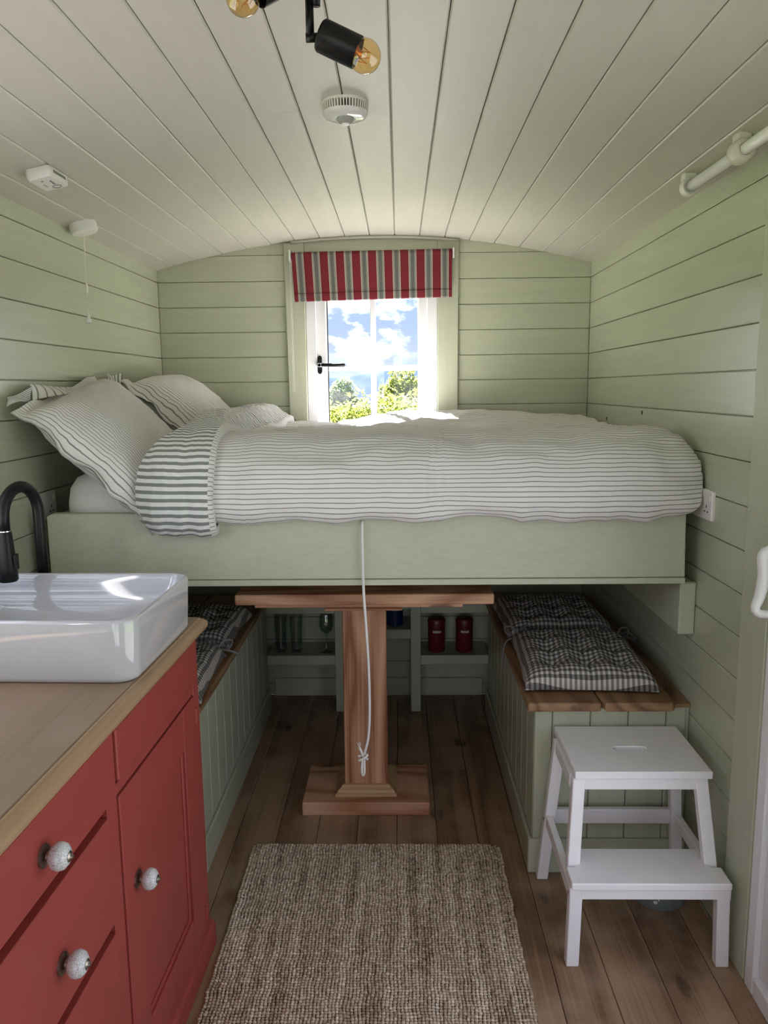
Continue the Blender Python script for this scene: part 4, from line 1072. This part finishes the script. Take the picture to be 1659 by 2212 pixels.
for i in range(nxr + 1):
    for j in range(nyr + 1):
        x = RX0 + px_ * (i + .5) + .0042 * noise.noise(Vector((i * .09, j * .21, 0))) + random.uniform(-.0006, .0006) ; y = RY0 + py_ * (j + .5) + .0035 * noise.noise(Vector((i * .25, j * .06, 4)))
        cxr = x > RX1 - .05 and y > RY1 - .05 and math.hypot(x - RX1 + .05, y - RY1 + .05) > .052
        if cxr or x > RX1 - .003 or (x < RX0 + .02 and y > RY1 - .02 and (x - RX0) + (RY1 - y) < .012): continue
        t = .5 + .42 * noise.noise(Vector((i * .35, j * .035, 8))) + random.uniform(-.21, .21)
        rx, ry, rz = px_ * .60 * random.uniform(.80, 1.15), py_ * .56 * random.uniform(.80, 1.2), .0052 * random.uniform(.65, 1.35)
        ang = random.uniform(-.35, .35) + (.3 if (i + j) % 2 else -.3); ca, sa = math.cos(ang), math.sin(ang); b0 = len(verts)
        for (a, b, c) in sph:
            u_, v_ = a * rx, b * ry; verts.append((x + u_ * ca - v_ * sa + .09, y + u_ * sa + v_ * ca - 1.82, .0072 + c * rz)); tones.append(t + .12 * a * (1 if (i % 2) else -1))
        faces += [tuple(b0 + q for q in f) for f in sf]
me = bpy.data.meshes.new('yarn_loops'); me.from_pydata(verts, [], faces); me.materials.append(M['jute'])
at = me.attributes.new('tone', 'FLOAT', 'POINT'); at.data.foreach_set('value', tones)
for p in me.polygons: p.use_smooth = True
yl = bpy.data.objects.new('yarn_loops', me); COL.objects.link(yl); yl.parent = rug; yl['kind'] = 'stuff'

# ------------------------------------------------------------------ step stool
st = thing('step_stool', (.65, 2.09, 0), 'white wooden two-step stool with a slotted top beside the bench', 'step stool')
def leg(name, a, b, w=.036, d=.026):
    """Square-cut leg from foot a to head b: (x, y, z) of its centre."""
    bm = bmesh.new(); A = [(a[0] + s * w / 2 if s else 0, 0, 0) for s in ()]
    q = [(-1, -1), (1, -1), (1, 1), (-1, 1)]
    quad_prism(bm, [(a[0] + s * w / 2, a[1] + t * d / 2, a[2]) for s, t in q], [(b[0] + s * w / 2, b[1] + t * d / 2, b[2]) for s, t in q])
    return build(name, bm, 'white_paint', st, .0025)
# top with hand slot
def slotted(name, x0, x1, y0, y1, z0, z1, sx, sy, hw, r):
    bm = bmesh.new(); n = 8
    slot = [(sx + hw + r * math.cos(a), sy + r * math.sin(a)) for a in [-PI / 2 + PI * k / n for k in range(n + 1)]] + [(sx - hw + r * math.cos(a), sy + r * math.sin(a)) for a in [PI / 2 + PI * k / n for k in range(n + 1)]]
    outer = []
    for (x, y) in slot:
        dx, dy = x - sx, y - sy; t = min(((x1 - sx) / dx if dx > 0 else (x0 - sx) / dx) if abs(dx) > 1e-9 else 1e9, ((y1 - sy) / dy if dy > 0 else (y0 - sy) / dy) if abs(dy) > 1e-9 else 1e9); outer.append((sx + dx * t, sy + dy * t))
    for cx2, cy2 in ((x0, y0), (x1, y0), (x1, y1), (x0, y1)):
        k = min(range(len(outer)), key=lambda i: (outer[i][0] - cx2) ** 2 + (outer[i][1] - cy2) ** 2); outer[k] = (cx2, cy2)
    m_ = len(slot); V = [[bm.verts.new((x, y, z)) for x, y in pts] for pts, z in ((slot, z0), (slot, z1), (outer, z1), (outer, z0))]
    for a in range(4):
        A, B = V[a], V[(a + 1) % 4]
        for k in range(m_): bm.faces.new((A[k], A[(k + 1) % m_], B[(k + 1) % m_], B[k]))
    return build(name, bm, 'white_paint', st, .0025)
slotted('top_step', .472, .846, 2.007, 2.300, .478, .500, .660, 2.150, .034, .013)
# lower tread, notched around the upper legs
bm = bmesh.new(); q = [(.443, 1.884), (.862, 1.884), (.862, 1.960), (.834, 1.960), (.834, 2.046), (.471, 2.046), (.471, 1.960), (.443, 1.960)]
quad_prism(bm, [(x, y, .230) for x, y in q], [(x, y, .250) for x, y in q]); build('lower_step', bm, 'white_paint', st, .003)
for s, xf, xt in ((-1, .453, .462), (1, .852, .843)):
    leg('leg', (xf, 1.908, 0), (xf + (-s) * .006, 1.912, .229), .034, .030)          # front leg under the lower step
    leg('leg', (xt - s * .008 + s * .008, 1.972, .19), (xt - s * .024, 2.030, .477), .034, .030)   # upper front leg
    leg('leg', (xf + s * .012, 2.286, 0), (xt - s * .018, 2.252, .477), .034, .030)  # rear leg
for s, x in ((-1, .4505), (1, .8545)):
    xx = x - s * .0; bm = bmesh.new(); quad_prism(bm, [(xx - .010, 1.895, .193), (xx + .010, 1.895, .193), (xx + .010, 1.895, .229), (xx - .010, 1.895, .229)], [(xx - .010 - s * .004, 2.285, .193), (xx + .010 - s * .004, 2.285, .193), (xx + .010 - s * .004, 2.285, .229), (xx - .010 - s * .004, 2.285, .229)])
    build('side_rail', bm, 'white_paint', st, .002)
    for yy, zz, xo in ((1.908, .211, 0), (2.268, .211, 0), (2.028, .452, .024)):
        bm = bmesh.new(); lathe(bm, [(.0045, 0), (.0045, .0025)], (x + s * (.0095 if xo == 0 else -.010 + .010) - s * (xo - .0), yy, zz), (s, 0, 0), 12); build('bolt', bm, 'nickel', st)
    bx('top_rail', 'white_paint', (x - s * .022 - .008, x - s * .022 + .008, 2.040, 2.245, .440, .4775), st, .002)
bx('apron', 'white_paint', (.497, .808, 2.016, 2.034, .443, .4775), st, .002)
bx('apron', 'white_paint', (.497, .808, 2.250, 2.268, .443, .4775), st, .002)
bx('apron', 'white_paint', (.470, .836, 1.896, 1.914, .196, .2295), st, .002)
bx('rear_stretcher', 'white_paint', (.470, .836, 2.268, 2.288, .193, .240), st, .002)

# dog bowl
db = thing('dog_bowl', (.778, 2.200, 0), 'grey pet bowl with a white paw print under the step stool', 'pet bowl')
bm = bmesh.new(); lathe(bm, [(.079, 0), (.081, .004), (.075, .052), (.072, .056), (.068, .054), (.064, .020), (.01, .014)], (0, 0, 0), seg=36); smooth_by_angle(build('dish', bm, 'bowl', db, local=True), 50)
bm = bmesh.new(); ang = math.radians(-112)
def pp(u, v): 
    a = ang + u / .079; r = .0805 - .115 * v + .0004
    return Vector((r * math.cos(a), r * math.sin(a), v))
for (u, v, ru, rv) in ((0, .024, .0062, .0050), (-.009, .0325, .0023, .0032), (-.0032, .0365, .0023, .0034), (.0032, .0365, .0023, .0034), (.009, .0325, .0023, .0032)):
    c = pp(u, v); nn = Vector((math.cos(ang + u / .079), math.sin(ang + u / .079), .115)).normalized()
    ring = [pp(u + ru * math.cos(2 * PI * k / 12), v + rv * math.sin(2 * PI * k / 12)) for k in range(12)]
    quad_prism(bm, ring, [p + nn * .0006 for p in ring])
pw = build('paw_print', bm, 'plastic', db, local=True)

# ------------------------------------------------------------------ outside
def grass_mat():
    m, nt, N, L, p = mat_base('meadow'); n = noise_tex(N, L, .5, 6)
    L.new(ramp(N, L, n.outputs['Fac'], [(.3, (.05, .085, .02)), (.7, (.10, .14, .035))]), p.inputs['Base Color']); p.inputs['Roughness'].default_value = .9; return m
M['grass'] = grass_mat()
bm = bmesh.new(); n = 40; rows = []
for i in range(n + 1):
    r = []
    for j in range(n + 1):
        x = -60 + 120 * i / n; y = -40 + 110 * j / n; d = math.hypot(x, y - 1.5)
        r.append((x, y, -.75 - .02 * max(0, y - 5) - .0012 * max(0, y - 5) ** 2 + .25 * noise.noise(Vector((x * .06, y * .06, 0))) * sstep(4, 12, d)))
    rows.append(r)
grid(bm, rows); g_ = build('ground_outside', bm, 'grass', None, 0, True); g_['kind'] = 'structure'
M['bounce_ground'] = paint('grey bounce ground', (.11, .11, .115), .9, .12, (9, 9, 9), .4, .2)  # unseen ground added to bounce sunlight indoors, grey tuned for the ceiling
bm = bmesh.new(); loft(bm, [[(x, y, z) for x, y in rrect(-6, 13, -16, 4.6, 3, 8)] for z in (-.9, -.50)])
g_ = build('bounce_ground_outside', bm, 'bounce_ground'); g_['kind'] = 'structure'
def hill_mat():
    m, nt, N, L, p = mat_base('haze blue hillside'); n = noise_tex(N, L, .03, 8)
    L.new(ramp(N, L, n.outputs['Fac'], [(.35, (.017, .026, .058)), (.65, (.028, .040, .08))]), p.inputs['Base Color']); p.inputs['Roughness'].default_value = 1; p.inputs['Specular IOR Level'].default_value = 0; return m  # blue of distance haze is put into the base colour
M['hill'] = hill_mat()
bm = bmesh.new(); rows = []
for i in range(81):
    x = -700 + 1400 * i / 80; r = []
    top = 16 + 9 * math.exp(-((x - 95) / 90) ** 2) - 4.5 * math.exp(-((x + 62) / 26) ** 2) + 3 * noise.noise(Vector((x * .012, 0, 0)))
    for j in range(13):
        t = j / 12; r.append((x, 520 + 240 * t, -40 + (top + 40) * math.sin(min(1, t * 1.05) * PI * .5) - (6 if j == 12 else 0) + 1.2 * noise.noise(Vector((x * .05, t * 9, 2)))))
    rows.append(r)
grid(bm, rows); hl_ = build('hill_outside', bm, 'hill', None, 0, True); hl_['kind'] = 'structure'
def leaf_mat(name, a, b):
    m, nt, N, L, p = mat_base(name); at = N.new('ShaderNodeAttribute'); at.attribute_name = 'tone'
    c = ramp(N, L, at.outputs['Fac'], [(.0, a), (1.0, b)]); L.new(c, p.inputs['Base Color']); p.inputs['Roughness'].default_value = .6
    tr = N.new('ShaderNodeBsdfTranslucent'); L.new(c, tr.inputs[0]); mx = N.new('ShaderNodeMixShader'); mx.inputs[0].default_value = .62
    L.new(p.outputs[0], mx.inputs[1]); L.new(tr.outputs[0], mx.inputs[2]); L.new(mx.outputs[0], N['Material Output'].inputs[0]); return m
M['leaf_y'] = leaf_mat('spring green leaves', (.085, .125, .014), (.28, .30, .07)); M['leaf_g'] = leaf_mat('mid green leaves', (.085, .13, .055), (.22, .28, .13))
def tree(x, y, zg, blobs, m, label, n_leaf, lf):
    t = thing('tree', (x, y, zg), label, 'tree', 'trees outside the window')
    bm = bmesh.new(); zt = max(b[2] for b in blobs)
    tube(bm, [(0, 0, -.3), (.03, 0, (zt - zg) * .4), (-.02, .05, (zt - zg) * .8)], [.12, .08, .03], 10)
    for b in blobs: tube(bm, [(0, 0, (zt - zg) * .35), ((b[0] - x) * .6, (b[1] - y) * .6, (b[2] - zg) * .75), (b[0] - x, b[1] - y, b[2] - zg)], [.05, .03, .012], 6)
    build('trunk', bm, 'bark', t, 0, True, local=True)
    V, F, T = [], [], []; tot = sum(b[3] ** 2 for b in blobs)
    for b in blobs:
        for k in range(int(n_leaf * b[3] ** 2 / tot)):
            d = Vector((random.gauss(0, 1), random.gauss(0, 1), random.gauss(0, 1))).normalized(); r = b[3] * random.uniform(.55, 1.0) * (1 + .22 * noise.noise(d * 2.5 + Vector((b[0], b[1], b[2]))))
            c = Vector((b[0] - x, b[1] - y, b[2] - zg)) + Vector((d.x * r, d.y * r, d.z * r * b[4])); u = Vector((random.gauss(0, 1), random.gauss(0, 1), random.gauss(0, .6))).normalized(); v = u.orthogonal().normalized(); v = v * math.cos(1) + u.cross(v) * math.sin(k)
            s = lf * random.uniform(.6, 1.25); i0 = len(V); V += [tuple(c - u * s), tuple(c + v * s * .55), tuple(c + u * s), tuple(c - v * s * .55)]; F.append((i0, i0 + 1, i0 + 2, i0 + 3)); T += [random.random()] * 4
    me = bpy.data.meshes.new('leaves'); me.from_pydata(V, [], F); me.materials.append(M[m]); at = me.attributes.new('tone', 'FLOAT', 'POINT'); at.data.foreach_set('value', T)
    o = bpy.data.objects.new('leaves', me); COL.objects.link(o); o.parent = t; o['kind'] = 'stuff'
tree(-.35, 11.5, -1.6, [(-.95, 11.4, .74, .80, .8), (-.45, 11.5, .90, .70, .85), (.05, 11.3, .92, .70, .85), (.5, 11.5, .85, .80, .8), (-1.7, 11.7, .6, .9, .8), (-.5, 11.0, .35, .9, .8)], 'leaf_y', 'sunlit yellow green bush filling the lower panes of the window', 22000, .042)
tree(.20, 13.6, -1.6, [(.06, 13.6, 1.58, .30, 1.1), (-.02, 13.6, 1.30, .42, .9), (.36, 13.7, 1.3, .45, .9), (.9, 13.9, 1.1, .6, .9), (.1, 13.5, .8, .7, .9)], 'leaf_y', 'taller pale green tree behind the bush, right half of the window', 11000, .045)
tree(-1.05, 16.0, -1.9, [(-1.12, 16, 1.42, .26, 1.5), (-1.22, 16.1, 1.1, .42, 1.1), (-1.0, 15.9, .9, .5, 1.0)], 'leaf_g', 'darker green pointed tree at the left edge of the window view', 6000, .05)
tree(3.3, 13.5, -1.8, [(3.3, 13.5, .7, 1.1, .9), (2.6, 13.3, .4, .8, .9), (4.1, 13.6, .5, .9, .9)], 'leaf_g', 'rounded mid green tree outside, mostly hidden by the back wall', 6000, .07)
tree(-3.4, 13.5, -1.8, [(-3.4, 13.5, .7, 1.1, .9), (-2.6, 13.3, .4, .8, .9), (-4.2, 13.6, .5, .9, .9)], 'leaf_y', 'rounded yellow green tree outside, mostly hidden by the back wall', 6000, .07)
